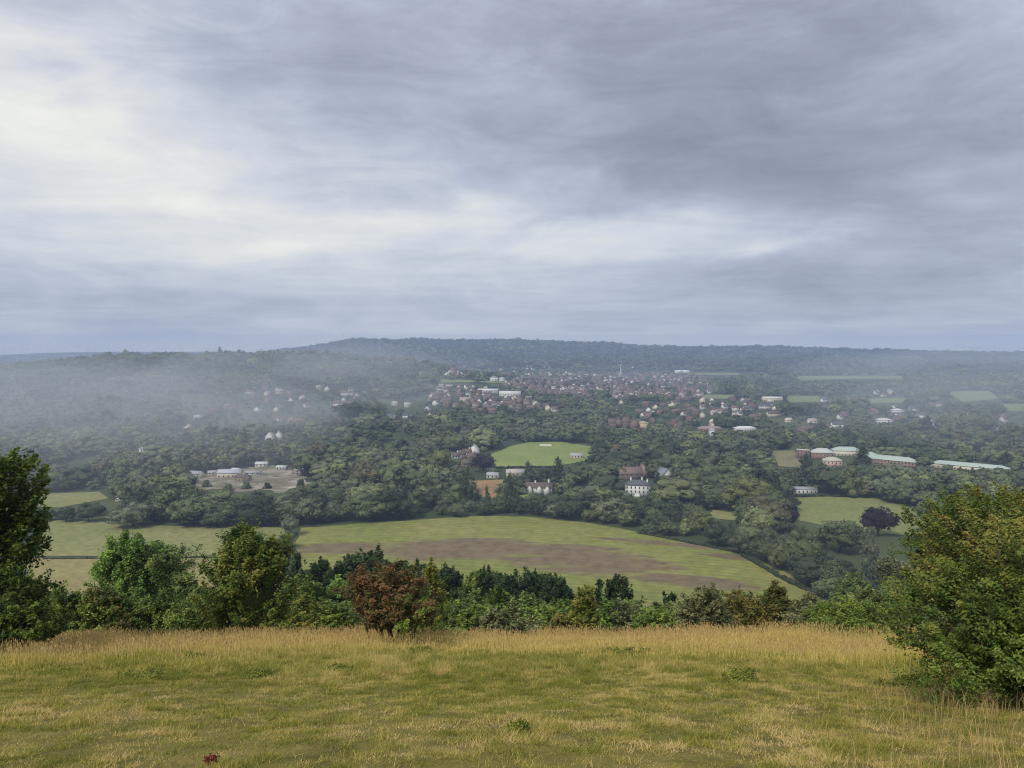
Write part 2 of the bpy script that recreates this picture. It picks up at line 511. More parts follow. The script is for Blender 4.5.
sheet('cricket_square', [(540, 444.4), (551, 444.4), (552, 446.6), (539, 446.6)], G('bleached_turf', (0.45, 0.45, 0.32), (0.55, 0.54, 0.4), (0.5, 0.5, 0.36), 0.05), 4, 0.5, False, 0.2)
sheet('brown_plot', [(474, 481), (505, 480), (507, 494), (492, 499), (476, 496)], G('ripe_crop', (0.25, 0.16, 0.075), (0.32, 0.2, 0.09), (0.3, 0.22, 0.11), 0.03), 6)
sheet('lawn', [(521, 491), (532, 490), (534, 502), (520, 503)], m_lawn, 5)
sheet('meadow_slope', [(793, 498), (830, 497), (872, 498), (905, 506), (935, 518), (930, 535), (860, 535), (795, 520)], G('green_pasture', (0.16, 0.19, 0.06), (0.20, 0.22, 0.07), (0.24, 0.24, 0.09), 0.02), 8)
sheet('small_meadow', [(712, 510), (738, 514), (735, 521), (708, 518)], m_left, 8)
m_far = G('distant_pasture', (0.15, 0.185, 0.07), (0.19, 0.22, 0.085), (0.23, 0.235, 0.10), 0.006)
for ol in ([(437, 380), (470, 380), (512, 381.5), (510, 383.5), (440, 383)],
           [(700, 395), (735, 395), (736, 399.5), (702, 399)], [(784, 396), (818, 396), (822, 402), (790, 403)],
           [(946, 392), (990, 391), (1000, 399), (962, 402)], [(790, 376), (900, 376), (905, 379), (800, 380)],
           [(688, 372.8), (738, 373), (740, 375), (690, 375)], [(870, 399), (905, 398), (905, 403), (865, 404)], [(1000, 404), (1030, 404), (1030, 411), (1004, 411)]):
    sheet('pasture', ol, m_far, 22, 0.8, True, 4)
m_yard = G('bare_yard', (0.09, 0.10, 0.05), (0.21, 0.19, 0.13), (0.50, 0.45, 0.37), 0.04)
sheet('bare_yard', [(187, 480), (205, 474), (222, 470), (246, 469), (268, 465), (286, 468), (309, 474), (305, 480), (311, 484), (296, 488), (280, 494), (262, 489), (240, 493), (222, 489), (204, 491), (196, 486)], m_yard, 5, wobble=3.5)
sheet('allotment', [(765, 452), (796, 450), (802, 457), (800, 468), (775, 466)], G('allotment_beds', (0.1, 0.12, 0.05), (0.22, 0.2, 0.1), (0.3, 0.26, 0.14), 0.03), 8)

# ------------------------------------------------------------------ buildings
PROTECT = []   # pixel boxes of buildings with their distance


def gable_wall(w, d, h, rise):
    mb = MB(); x, y = w / 2, d / 2
    v = []
    for xx in (-x, x): v += [(xx, -y, -1.0), (xx, y, -1.0), (xx, y, h), (xx, 0, h + rise), (xx, -y, h)]
    mb.add(v, [(0, 1, 6, 5), (1, 2, 7, 6), (2, 3, 8, 7), (3, 4, 9, 8), (4, 0, 5, 9), (0, 4, 2, 1), (5, 6, 7, 9)], [(4, 3, 2), (9, 7, 8)])
    return mb


def gable_roof(w, d, h, rise, o=0.4, t=0.3):
    mb = MB(); x, y = w / 2 + o, d / 2; s = rise / y; ye = y + o
    prof = [(-ye, h - o * s + 0.02), (0, h + rise + 0.02), (ye, h - o * s + 0.02), (ye, h - o * s + t), (0, h + rise + t), (-ye, h - o * s + t)]
    v = [(xx, a, b) for xx in (-x, x) for a, b in prof]
    q = [(i, (i + 1) % 6, (i + 1) % 6 + 6, i + 6) for i in range(6)]
    q += [(0, 5, 4, 1), (1, 4, 3, 2), (6, 7, 10, 11), (7, 8, 9, 10)]
    mb.add(v, q)
    return mb


def hip_roof(w, d, h, rise, o=0.5):
    mb = MB(); x, y = w / 2 + o, d / 2 + o; r = max(x - y, 0.2)
    v = [(-x, -y, h + .01), (x, -y, h + .01), (x, y, h + .01), (-x, y, h + .01), (-x, -y, h + .25), (x, -y, h + .25), (x, y, h + .25), (-x, y, h + .25), (-r, 0, h + rise), (r, 0, h + rise)]
    mb.add(v, [(3, 2, 1, 0), (0, 1, 5, 4), (1, 2, 6, 5), (2, 3, 7, 6), (3, 0, 4, 7), (4, 5, 9, 8), (6, 7, 8, 9)], [(5, 6, 9), (7, 4, 8)])
    return mb


def flat_roof(w, d, h, o=0.3, t=0.4):
    mb = MB(); mb.box(-w / 2 - o, w / 2 + o, -d / 2 - o, d / 2 + o, h + .01, h + t); return mb


def chimney_mb(x, y, z0, z1, s=0.45):
    mb = MB(); mb.box(x - s, x + s, y - s * .7, y + s * .7, z0, z1); mb.box(x - s * 1.2, x + s * 1.2, y - s, y + s, z1 + .003, z1 + .2); return mb


def window(parent, x, y, z, w, h, face='front', frame=False):
    mb = MB()
    if face == 'front': mb.box(x - w / 2, x + w / 2, y - 0.04, y + 0.02, z, z + h)
    else: mb.box(x - 0.02, x + 0.04, y - w / 2, y + w / 2, z, z + h)
    o = mb.build('window', M_GLASS, parent)
    sb = MB()
    if face == 'front': sb.box(x - w / 2 - .15, x + w / 2 + .15, y - 0.15, y + 0.02, z - .18, z - .003)
    else: sb.box(x - 0.02, x + 0.15, y - w / 2 - .15, y + w / 2 + .15, z - .18, z - .003)
    sb.build('sill', M_FRAME, o)
    return o


def protect(root, w, d, h, f=1.0):
    c, s = math.cos(root.rotation_euler.z), math.sin(root.rotation_euler.z)
    pts = [(root.location.x + c * a - s * b, root.location.y + s * a + c * b, root.location.z + z)
           for a in (-w / 2, w / 2) for b in (-d / 2, d / 2) for z in (h * 0.25, h)]
    q = [proj(*p) for p in pts]
    PROTECT.append((min(float(k[0]) for k in q), min(float(k[1]) for k in q), max(float(k[0]) for k in q), max(float(k[1]) for k in q), float(q[0][2]), f))
    OPEN.append(np.array([(root.location.x + c * a - s * b, root.location.y + s * a + c * b) for a, b in
                          ((-w / 2 - 3, -d / 2 - 3), (w / 2 + 3, -d / 2 - 3), (w / 2 + 3, d / 2 + 3), (-w / 2 - 3, d / 2 + 3))]))


def paint(o, c): o.color = (*c, 1); return o


WHITE = (0.66, 0.65, 0.61); CREAM = (0.6, 0.54, 0.42); BRICK = (0.22, 0.15, 0.12); PINK = (0.5, 0.36, 0.3)
SLATE = (0.11, 0.115, 0.135); REDTILE = (0.17, 0.115, 0.095); BROWNTILE = (0.14, 0.11, 0.095); GREENROOF = (0.40, 0.48, 0.41); GREYROOF = (0.36, 0.36, 0.37)


def building(name, px, py, w, d, h, rise, label, cat, wall=WHITE, roofc=SLATE, roof='gable', rz=0.0, chimneys=(), rows=0, cols=0, group=None, win=(1.1, 1.6), side=0, prot=1.0):
    p = at(px, py) if not isinstance(px, Vector) else px
    t = empty(name, p, label, cat, group, rz)
    if roof == 'gable':
        paint(gable_wall(w, d, h, rise).build('wall', M_WALL, t), wall)
        rf = paint(gable_roof(w, d, h, rise).build('roof', M_ROOF, t), roofc)
    else:
        mb = MB(); mb.box(-w / 2, w / 2, -d / 2, d / 2, -1, h); paint(mb.build('wall', M_WALL, t), wall)
        rf = paint((hip_roof(w, d, h, rise) if roof == 'hip' else flat_roof(w, d, h)).build('roof', M_ROOF, t), roofc)
    for (cx, cy, ch) in chimneys:
        paint(chimney_mb(cx, cy, h + 0.2, h + ch, 0.6).build('chimney', M_WALL, rf), wall if wall == WHITE else BRICK)
    for r in range(rows):
        zz = 0.9 + r * (h - 0.3) / rows
        for c in range(cols):
            window(t, -w / 2 + (c + 0.5) * w / cols, -d / 2, zz, win[0], min(win[1], h / rows * 0.6))
        for c in range(side):
            window(t, w / 2, -d / 2 + (c + 0.5) * d / side, zz, win[0], min(win[1], h / rows * 0.6), 'side')
    protect(t, w, d, h + rise, prot)
    return t


# the tall white house and its neighbours
t = building('country_house', 638, 496.5, 20, 12, 10.2, 3.8, 'tall three storey white country house with hipped slate roof among trees', 'house', WHITE, SLATE, 'hip', R(-14),
             [(-6, 1, 5.2), (3, 1.5, 5.6), (7.5, -1, 4.6)], 3, 6, win=(1.1, 1.7), side=3)
mb = MB(); mb.box(-2.2, 2.2, -7.6, -6.003, -1, 3.2); paint(mb.build('porch', M_WALL, t), WHITE)
building('brick_house', 630, 480, 22, 11, 7, 5, 'red brick house with brown tiled roofs behind the tall white house', 'house', (0.2, 0.145, 0.12), (0.2, 0.145, 0.125), 'gable', R(8), [(-6, 0, 6.5), (7, 0, 6.5)], 2, 5)
building('brick_house', 642, 477, 10, 14, 7.5, 5, 'tall pink brick gable house standing beside the brown roofed brick house', 'house', (0.36, 0.27, 0.235), (0.21, 0.15, 0.13), 'gable', R(80), [(2, 0, 6.5)], 2, 2)
building('slate_house', 664, 481, 9, 13, 7, 5, 'slate roofed house with white gable half hidden by trees, beside the red brick house', 'house', WHITE, (0.2, 0.22, 0.26), 'gable', R(125), [], 2, 3)
t = building('white_cottage', 539, 493.5, 22, 8, 5.6, 3.6, 'long white cottage with cross gables and tall chimney below the playing field', 'house', WHITE, BROWNTILE, 'gable', R(-6), [(8, 0, 6.6), (-3, 0, 5.2)], 2, 6, win=(1.0, 1.2))
for gx in (-7.5, 0.5, 7):
    g = gable_wall(7, 4.4, 5.4, 2.6); g.V = [v @ np.array([[0, -1, 0], [1, 0, 0], [0, 0, 1.]]) + np.array([gx, -3.2, 0]) for v in g.V]
    paint(g.build('gable', M_WALL, t), WHITE)
    g = gable_roof(7, 4.4, 5.4, 2.6); g.V = [v @ np.array([[0, -1, 0], [1, 0, 0], [0, 0, 1.]]) + np.array([gx, -3.2, 0.01]) for v in g.V]
    paint(g.build('roof', M_ROOF, t), BROWNTILE)
building('bungalow', 515, 475.5, 17, 9, 3.4, 2.6, 'low cream bungalow with pale roof between the brown plot and playing field', 'house', CREAM, (0.42, 0.4, 0.36), 'gable', R(6), [(4, 0, 3.6)], 1, 4)
building('bungalow', 493, 478, 11, 7, 3.0, 2.2, 'small low house with grey roof just above the brown plot', 'house', CREAM, GREYROOF, 'gable', R(-10), [], 1, 3)
for i, (px, py, wl, rc, lab) in enumerate(((455, 460.5, WHITE, BROWNTILE, 'lowest white house in the terrace left of the playing field'), (461, 458.5, PINK, BROWNTILE, 'pinkish house in the terrace beside the lowest white one'),
                                           (467, 456.5, WHITE, REDTILE, 'white red roofed house in the middle of the terrace'), (472, 461, BRICK, BROWNTILE, 'brick house with brown roof below the terrace'),
                                           (478, 465, BRICK, REDTILE, 'brick house with red roof close to the playing field corner'), (484, 471, CREAM, BROWNTILE, 'cream house with brown roof by the playing field hedge'),
                                           (466, 468, BRICK, BROWNTILE, 'dark brick house with long roof under the terrace'))):
    building('terraced_house', px, py, 9, 8, 5.4, 3.2, lab, 'house', wl, rc, 'gable', R(22), [(3, 0, 4.8)], 2, 3)
building('gabled_house', 474, 455, 9, 12, 6.5, 5.2, 'white house with one tall bright gable above the terrace', 'house', WHITE, GREYROOF, 'gable', R(84), [], 2, 2)
building('pavilion', 577, 458, 14, 6, 3, 2.4, 'small pavilion with grey roof in trees at the playing field end', 'pavilion', CREAM, GREYROOF, 'gable', R(-8), [], 1, 4)
building('gabled_house', 270.5, 441, 8, 11, 6, 5.5, 'hazy white gabled house, the wider of a pair above the yard', 'house', WHITE, GREYROOF, 'gable', R(80), [], 2, 2)
building('gabled_house', 278.5, 440, 7, 11, 6, 5, 'hazy white gabled house, the narrower of a pair above the yard', 'house', WHITE, GREYROOF, 'gable', R(96), [(2, 0, 5.5)], 2, 2)
building('tower_house', 142, 460, 4.5, 4.5, 12.5, 1.2, 'narrow white tower among misty trees', 'tower', WHITE, GREYROOF, 'hip', R(10), [], 4, 1)
building('cottage', 121, 501, 5, 6, 4, 2.8, 'tiny white cottage gable peeping from trees above the pasture', 'house', WHITE, GREYROOF, 'gable', R(85), [], 1, 1)
# the yard
building('shed', 230, 477, 21, 11, 4.5, 2.6, 'grey roofed barn with pale walls standing in the bare yard', 'barn', CREAM, (0.45, 0.46, 0.5), 'gable', R(4), [], 1, 5)
building('shed', 196, 477, 13, 8, 3.5, 2.2, 'small pale barn with grey roof at the yard end beside woods', 'barn', CREAM, GREYROOF, 'gable', R(-14), [], 1, 3)
building('shed', 303, 474.5, 15, 9, 5, 2.4, 'square stone barn in trees at the far yard corner', 'barn', (0.35, 0.31, 0.26), GREYROOF, 'gable', R(12), [], 2, 3)
building('shed', 262, 466.5, 12, 7, 3, 1.8, 'low white shed on the upper edge of the bare yard', 'barn', WHITE, (0.55, 0.56, 0.58), 'gable', R(0), [], 1, 3)
building('shed', 243, 481, 12, 9, 3.8, 2.0, 'brown walled shed standing mid yard', 'barn', (0.3, 0.25, 0.19), BROWNTILE, 'gable', R(-20), [], 1, 3)
for k, (px, py, w, h, lab) in enumerate(((272, 477, 9, 2.6, 'grey rubble heap by the track through the yard'), (284, 481, 12, 2.2, 'wide pale rubble heap at the yard end'), (255, 485, 7, 2.0, 'small rubble heap at the near yard edge'),
                                         (291, 474, 8, 3.0, 'tall earth heap beside the stone barn'), (222, 484, 10, 2.2, 'earth heap before the grey roofed barn'))):
    p = at(px, py); t_ = MB(); rg = np.random.default_rng(k + 5)
    import bmesh
    bm = bmesh.new(); bmesh.ops.create_icosphere(bm, subdivisions=3, radius=1)
    V = np.array([v.co for v in bm.verts]); T = np.array([[v.index for v in f.verts] for f in bm.faces]); bm.free()
    V = V * (1 + 0.5 * (fbm(V[:, 0] * 2 + k * 5, V[:, 1] * 2 + V[:, 2], 44, 3) - .5))[:, None] * np.array([w / 2, w / 3, h]); V[:, 2] = np.maximum(V[:, 2], -.5)
    o = mk('rubble_heap', V, [T.astype(np.int32)], m_yard); o.location = p; o['label'] = lab; o['category'] = 'heap'; o['group'] = 'heaps in the bare yard'
for px, py, w, d, h, wl, rc, rz, lab in ((213, 475, 9, 6, 2.8, CREAM, GREYROOF, 20, 'small pale hut between the two barns'), (282, 470, 10, 6, 3, (0.4, 0.38, 0.33), (0.5, 0.5, 0.5), -8, 'grey hut on the upper yard edge near the stone barn'),
                                         (253, 475, 14, 5, 2.6, (0.5, 0.48, 0.44), (0.33, 0.33, 0.34), 6, 'long low hut in the middle of the yard'), (236, 473, 8, 7, 3.4, WHITE, (0.55, 0.55, 0.57), -15, 'white hut just behind the grey roofed barn')):
    building('hut', px, py, w, d, h, 1.4, lab, 'hut', wl, rc, 'gable', R(rz), [], 1, 3)
# works with green roofs
building('works_building', 803, 458, 13, 12, 9, 0, 'small red brick block at the end of the green roofed works', 'factory', BRICK, (0.5, 0.42, 0.36), 'flat', R(-20), [], 3, 4)
building('works_building', 822, 459, 23, 14, 7.5, 4.5, 'red brick works building with pale hipped roof', 'factory', (0.26, 0.17, 0.135), (0.48, 0.5, 0.46), 'hip', R(-16), [], 2, 6, side=3)
building('works_building', 832, 467, 18, 13, 7, 3.5, 'buff works building with pink brick walls nearest the dark trees', 'factory', PINK, (0.45, 0.43, 0.36), 'hip', R(-20), [], 2, 5)
building('works_building', 846, 455.5, 30, 14, 6, 4, 'works hall with mint green roof behind the conifers', 'factory', CREAM, GREENROOF, 'hip', R(-10), [], 1, 8)
building('works_building', 889, 465.5, 52, 14, 6.4, 4.0, 'long red brick works hall with pale green roof', 'factory', (0.27, 0.175, 0.14), GREENROOF, 'hip', R(-44), [], 2, 16)
building('works_building', 871, 460.5, 14, 14, 6, 3.4, 'short hall with green roof at the end of the long brick hall', 'factory', CREAM, GREENROOF, 'hip', R(-14), [], 1, 4)
building('works_building', 970, 470.5, 68, 13, 4.6, 3.2, 'longest pale green roof of the works, partly behind trees', 'factory', CREAM, (0.42, 0.49, 0.43), 'hip', R(-42), [], 1, 14, prot=0.88)
building('stable_block', 804, 493, 20, 7, 3.6, 1.6, 'long low white building at the top of the green pasture', 'stable', WHITE, (0.3, 0.31, 0.33), 'gable', R(-4), [], 1, 6)
# landmarks of the town
for px, py, w, h, rz, wl, rc, lab in ((488, 394, 42, 8, 3, WHITE, (0.6, 0.6, 0.6), 'long flat white block in town nearest the misty hill'), (510, 397, 44, 9, -4, WHITE, (0.62, 0.62, 0.62), 'bulky long white block in town with pale roof'),
                                      (494, 382, 20, 11, 0, WHITE, GREYROOF, 'white block at the pale field edge, larger of two'), (502, 382, 16, 10, 0, WHITE, GREYROOF, 'white block at the pale field edge, smaller of two'),
                                      (678.5, 373.5, 28, 10, 0, WHITE, (0.7, 0.7, 0.7), 'bright white hall below the far ridge, first of a pair'), (685.5, 373.5, 28, 10, 0, WHITE, (0.72, 0.72, 0.72), 'bright white hall below the far ridge beside its twin'),
                                      (745, 431, 30, 4, 0, CREAM, (0.6, 0.6, 0.6), 'long low shed with pale roof between town and woods'), (710, 431, 34, 4, 3, BRICK, (0.3, 0.22, 0.2), 'long low shed with dark roof beside the pale roofed shed'),
                                      (772, 401, 40, 6, 0, CREAM, (0.62, 0.6, 0.56), 'wide pale roofed hall by the distant pasture'), (897, 413, 18, 5, 0, WHITE, (0.6, 0.6, 0.6), 'hazy low white block above the works'), (884, 423, 22, 5, -8, WHITE, (0.55, 0.55, 0.55), 'hazy white block on the slope above the works'),
                                      (712, 437, 6, 9, 0, WHITE, GREYROOF, 'narrow white house against the dark wood'), (643, 429, 9, 9, 60, (0.5, 0.42, 0.22), (0.4, 0.34, 0.2), 'yellow ochre house below the brick houses')):
    building('town_hall' if w > 25 else 'town_block', px, py, w, 14, h, 3, lab, 'building', wl, rc, 'hip' if w < 40 else 'gable', R(rz), [], 2 if h > 6 else 1, 5 if w < 30 else 8, win=(1.8, 1.6))
for k, (px, py) in enumerate(((612, 429), (618, 428), (626, 428), (634, 429))):
    building('brick_villa', px, py, 11, 12, 10, 5, ['brick villa with red gable, first of the tall row over dark trees', 'red brick villa second in the tall row over dark trees', 'wide red brick villa third in the tall row over dark trees', 'brick villa last in the tall row, beside the ochre house'][k], 'house', (0.22, 0.15, 0.125), BROWNTILE, 'gable', R(90 if k % 2 else 0), [(3, 0, 6.5)], 3, 3)
# church
p = at(627, 379)
t = empty('church', p, 'town church with tower and slender pale spire over the rooftops', 'church', None, R(10))
paint(gable_wall(34, 14, 9, 6).build('nave_wall', M_WALL, t), (0.3, 0.28, 0.25)); paint(gable_roof(34, 14, 9, 6).build('roof', M_ROOF, t), SLATE)
mb = MB(); mb.box(-24, -17.003, -3.5, 3.5, -1, 22); paint(mb.build('tower', M_WALL, t), (0.32, 0.3, 0.27))
mb = MB(); v = [(-20.5 + 3.2 * math.cos(k * math.pi / 4), 3.2 * math.sin(k * math.pi / 4), 22.01) for k in range(8)] + [(-20.5, 0, 46)]
mb.add(v, [], [(k, (k + 1) % 8, 8) for k in range(8)]); paint(mb.build('spire', M_WALL, t), (0.36, 0.35, 0.34))
protect(t, 34, 14, 20)

# the town's houses: shared meshes, one object each
HV = []
for (w, d, h, rise) in ((10, 8, 5.2, 3.2), (13, 8, 5.2, 3.4), (9, 9, 5.6, 4.0), (20, 9, 5.6, 3.4), (12, 10, 7.6, 3.6), (15, 8, 4.0, 3.0)):
    a = gable_wall(w, d, h, rise).build('wall', M_WALL, link=False)
    b = gable_roof(w, d, h, rise).build('roof', M_ROOF, link=False)
    c = chimney_mb(w * 0.3, 0, h + rise * .6, h + rise + 1.3).build('chimney', M_ROOF, link=False)
    wd = [window(None, x, -d / 2, z, 1.2, 1.3) for x in (-w * .28, w * .28) for z in (0.9, h - 1.8)]
    for q in wd:
        for s_ in list(q.children): bpy.data.objects.remove(s_)
        COL.objects.unlink(q)
    HV.append((a, b, c, wd, w, d, h + rise))
ZONES = [  # ground outline in the view, number, tint weights, phrase
    ([(500, 374), (700, 374), (715, 392), (690, 402), (560, 402), (505, 390)], 78, 'r', 'in the crowded town centre below the ridge'),
    ([(432, 384), (500, 392), (545, 405), (560, 413), (470, 415), (425, 404)], 46, 'm', 'in the misty quarter of town by the hill'),
    ([(610, 404), (690, 404), (715, 412), (712, 430), (650, 432), (612, 425)], 34, 'r', 'on the near edge of town by the brick villas'),
    ([(690, 400), (770, 400), (790, 412), (770, 424), (715, 418)], 28, 'm', 'on the green edge of town beside pastures'),
    ([(238, 392), (340, 388), (372, 402), (360, 412), (250, 412)], 22, 'm', 'on the lower slope of the misty hill'),
    ([(440, 372), (520, 366), (560, 371), (520, 377), (440, 379)], 14, 'm', 'at the foot of the far ridge beyond town'),
    ([(860, 408), (940, 406), (960, 424), (870, 430)], 13, 'm', 'on the hazy slope above the works'),
    ([(770, 418), (850, 415), (860, 428), (780, 438)], 9, 'm', 'in the trees before the works'),
    ([(170, 398), (340, 395), (345, 432), (190, 440)], 12, 'm', 'scattered in misty trees above the yard'),
    ([(380, 400), (440, 396), (450, 425), (390, 430)], 8, 'm', 'among trees between the misty hill and town'),
    ([(800, 398), (900, 392), (905, 408), (810, 412)], 9, 'm', 'in woods beyond the works'),
    ([(980, 420), (1030, 415), (1030, 440), (990, 440)], 5, 'm', 'at the hazy valley edge past the works')]
TINTS = {'red roofed brick house': (BRICK, REDTILE), 'brown roofed brick house': (BRICK, BROWNTILE), 'pale house with brown roof': (CREAM, BROWNTILE), 'white house with grey roof': (WHITE, SLATE), 'white house with red roof': (WHITE, REDTILE), 'pale roofed cream house': (CREAM, (0.42, 0.38, 0.34))}
house_pts = []


def in_zone(outline):
    xs = [q[0] for q in outline]; ys = [q[1] for q in outline]
    while True:
        a, b = random.uniform(min(xs), max(xs)), random.uniform(min(ys), max(ys))
        if inside(outline, a, b): return a, b


for outline, n, kind, phrase in ZONES:
    tries = 0; got = 0
    wts = [5, 4, 2, 1.2, 1, 1.2] if kind == 'r' else [2, 2.5, 2, 2.2, 1.4, 1.8]
    while got < n and tries < n * 30:
        tries += 1
        p = at(*in_zone(outline))
        if any((p.x - q[0]) ** 2 + (p.y - q[1]) ** 2 < 17 ** 2 for q in house_pts): continue
        if any(inside(o, p.x, p.y) for o in OPEN[:]): continue
        got += 1; house_pts.append((p.x, p.y))
        kd = random.choices(list(TINTS), wts)[0]
        a, b, c, wd, w, d, ht = HV[random.randrange(len(HV))]
        rz = R(random.choice([0, 90, 0, 12, -15, 30, 100, 75]) + random.uniform(-8, 8))
        lab = f'{kd} {phrase}'
        t = empty('town_house', p, lab, 'house', lab, rz)
        k = random.uniform(0.9, 1.1)
        for src, col in ((a, TINTS[kd][0]), (b, TINTS[kd][1])):
            o = src.copy(); COL.objects.link(o); o.parent = t
            f = random.uniform(0.8, 1.2); o.color = (col[0] * f, col[1] * f, col[2] * f, 1)
            if src is b:
                cc = c.copy(); COL.objects.link(cc); cc.parent = o; cc.color = (*BRICK, 1)
        if p.y < 1500:
            for q in wd:
                o = q.copy(); COL.objects.link(o); o.parent = t
        t.scale = (k, k, k)
        protect(t, w, d, ht, 0.5)
# the rest of the distant town, too many to tell apart
mb = MB(); mr = MB(); cnt = 0
for outline, n in ((ZONES[0][0], 470), (ZONES[1][0], 110), ([(700, 374), (800, 376), (800, 392), (720, 394)], 50), ([(380, 366), (520, 360), (620, 366), (690, 370), (500, 373), (430, 380)], 60)):
    for _ in range(n):
        p = at(*in_zone(outline))
        if any((p.x - q[0]) ** 2 + (p.y - q[1]) ** 2 < 13 ** 2 for q in house_pts) or any(inside(o, p.x, p.y) for o in OPEN[:20]): continue
        house_pts.append((p.x, p.y)); cnt += 1
        w, d, h, rise = random.uniform(9, 18), random.uniform(8, 10), random.uniform(5, 7.5), random.uniform(3, 4)
        a = random.choice([0, 1.57, .3, 1.2]) + random.uniform(-.15, .15); rm = np.array([[math.cos(a), math.sin(a), 0], [-math.sin(a), math.cos(a), 0], [0, 0, 1]])
        for src, dst in ((gable_wall(w, d, h, rise), mb), (gable_roof(w, d, h, rise), mr)):
            V = np.concatenate(src.V) @ rm + np.array(p)
            dst.add(V, np.concatenate(src.Q), np.concatenate(src.T) if src.T else ())
a_ = noise_mat('distant_walls', [(0.3, (0.2, 0.15, 0.125)), (0.5, (0.26, 0.2, 0.16)), (0.6, (0.55, 0.5, 0.42)), (0.7, (0.7, 0.68, 0.62))], 0.021, 1)
b_ = noise_mat('distant_roofs', [(0.3, (0.13, 0.105, 0.095)), (0.5, (0.18, 0.12, 0.10)), (0.62, (0.13, 0.12, 0.12)), (0.72, (0.3, 0.25, 0.22))], 0.024, 1)
nq = (sum(len(q) for q in mb.Q), sum(len(q) for q in mb.T))
V = np.concatenate(mb.V + mr.V)
Qa, Ta, Qb = np.concatenate(mb.Q), np.concatenate(mb.T), np.concatenate(mr.Q) + mb.n
o = mk('distant_houses', V, [np.concatenate([Qa, Qb]), Ta], mats=[a_, b_], midx=np.concatenate([np.zeros(len(Qa)), np.ones(len(Qb)), np.zeros(len(Ta))]))
o['kind'] = 'stuff'; o['label'] = 'mass of tiny brick and pale houses in the distant town'

# ------------------------------------------------------------------ tree prototypes (10 m tall)
def blob_core(mb, blobs, k, rng):  # solid core added inside the leaves to block light and view
    t = (1 + 5 ** .5) / 2
    import bmesh
    bm = bmesh.new(); bmesh.ops.create_icosphere(bm, subdivisions=2, radius=1)
    bv = np.array([v.co for v in bm.verts]); bf = np.array([[v.index for v in f.verts] for f in bm.faces]); bm.free()
    for b in blobs:
        j = 1 + rng.normal(0, 0.09, len(bv))[:, None]
        mb.add(np.array(b[:3]) + bv * np.array(b[3:6]) * k * j, [], bf)


def tree_blobs(kind, rng):
    if kind == 'round':
        bl = [(0, 0, 5.2, 3.4, 3.4, 3.6)]
        for _ in range(11):
            d = unit(rng.normal(size=3)); d[2] = abs(d[2]) * 1.0 - 0.35
            c = np.array([0, 0, 5.0]) + d * np.array([3.2, 3.2, 3.3]); r = rng.uniform(1.2, 2.1)
            bl.append((*c, r, r, r * 0.85))
        return bl
    if kind == 'wide':
        bl = [(0, 0, 4.6, 4.4, 4.4, 2.9)]
        for _ in range(14):
            a = rng.uniform(0, 6.28); q = rng.uniform(0.4, 1)
            r = rng.uniform(1.3, 2.2)
            bl.append((4.4 * q * math.cos(a), 4.4 * q * math.sin(a), 3.4 + 4.6 * (1 - q * q) + rng.uniform(-.8, .8), r, r, r * .8))
        return bl
    if kind == 'oval':
        bl = [(0, 0, 5.3, 2.2, 2.2, 4.2)]
        for _ in range(12):
            z = rng.uniform(1.8, 9); rr = 2.3 * math.sin(math.pi * min(max((z + 0.5) / 10.5, 0.05), .95)); a = rng.uniform(0, 6.28); r = rng.uniform(0.9, 1.5)
            bl.append((rr * math.cos(a), rr * math.sin(a), z, r, r, r * 1.1))
        return bl
    if kind == 'conifer':
        bl = [(0, 0, 1.2 + 8.2 * i / 8, 2.3 * (1 - i / 9.2), 2.3 * (1 - i / 9.2), 1.2) for i in range(9)]
        for i in range(14):
            z = rng.uniform(1, 7.5); rr = 2.3 * (1 - z / 10); a = rng.uniform(0, 6.28)
            bl.append((rr * math.cos(a), rr * math.sin(a), z, .8, .8, .5))
        return bl
    if kind == 'shrub':
        bl = [(0, 0, 3.2, 4.4, 4.4, 3.4)]
        for _ in range(12):
            a = rng.uniform(0, 6.28); q = rng.uniform(0.3, 1); r = rng.uniform(1.4, 2.4)
            bl.append((5 * q * math.cos(a), 5 * q * math.sin(a), 1.6 + 5.5 * (1 - q) + rng.uniform(-.5, 1.5), r, r, r * .9))
        return bl


def proto(kind, seed, n_leaf, leaf, core):
    rng = np.random.default_rng(seed)
    bl = tree_blobs(kind, rng)
    V, Q, tone, C = crown_cloud(bl, max(60, n_leaf // 14), n_leaf, leaf, 0.75, rng, up=0.45, inner=0.1)
    cb = MB(); blob_core(cb, bl, core, rng)
    cv, ct = np.concatenate(cb.V), np.concatenate(cb.T)
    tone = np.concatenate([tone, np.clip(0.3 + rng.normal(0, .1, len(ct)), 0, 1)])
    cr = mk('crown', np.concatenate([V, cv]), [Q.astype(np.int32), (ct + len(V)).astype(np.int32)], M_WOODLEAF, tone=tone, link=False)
    tb = MB(); limbs(tb, C, 0.30, rng, 10)
    tr = tb.build('trunk', M_BARK, link=False)
    return cr, tr


KINDS = ['round', 'round', 'round', 'wide', 'wide', 'oval', 'oval', 'conifer', 'conifer', 'shrub']
PA = {}
for i, k in enumerate(KINDS): PA.setdefault(k, []).append(proto(k, 100 + i, 3600 if k != 'conifer' else 3000, 0.24, 0.78))
TONES = {'dark green': (0.056, 0.074, 0.034), 'mid green': (0.098, 0.122, 0.050), 'grey green': (0.125, 0.142, 0.076), 'pale green': (0.165, 0.19, 0.075), 'yellow green': (0.155, 0.175, 0.05), 'olive brown': (0.13, 0.12, 0.055),
         'purple': (0.034, 0.024, 0.030)}

n_trees = 0


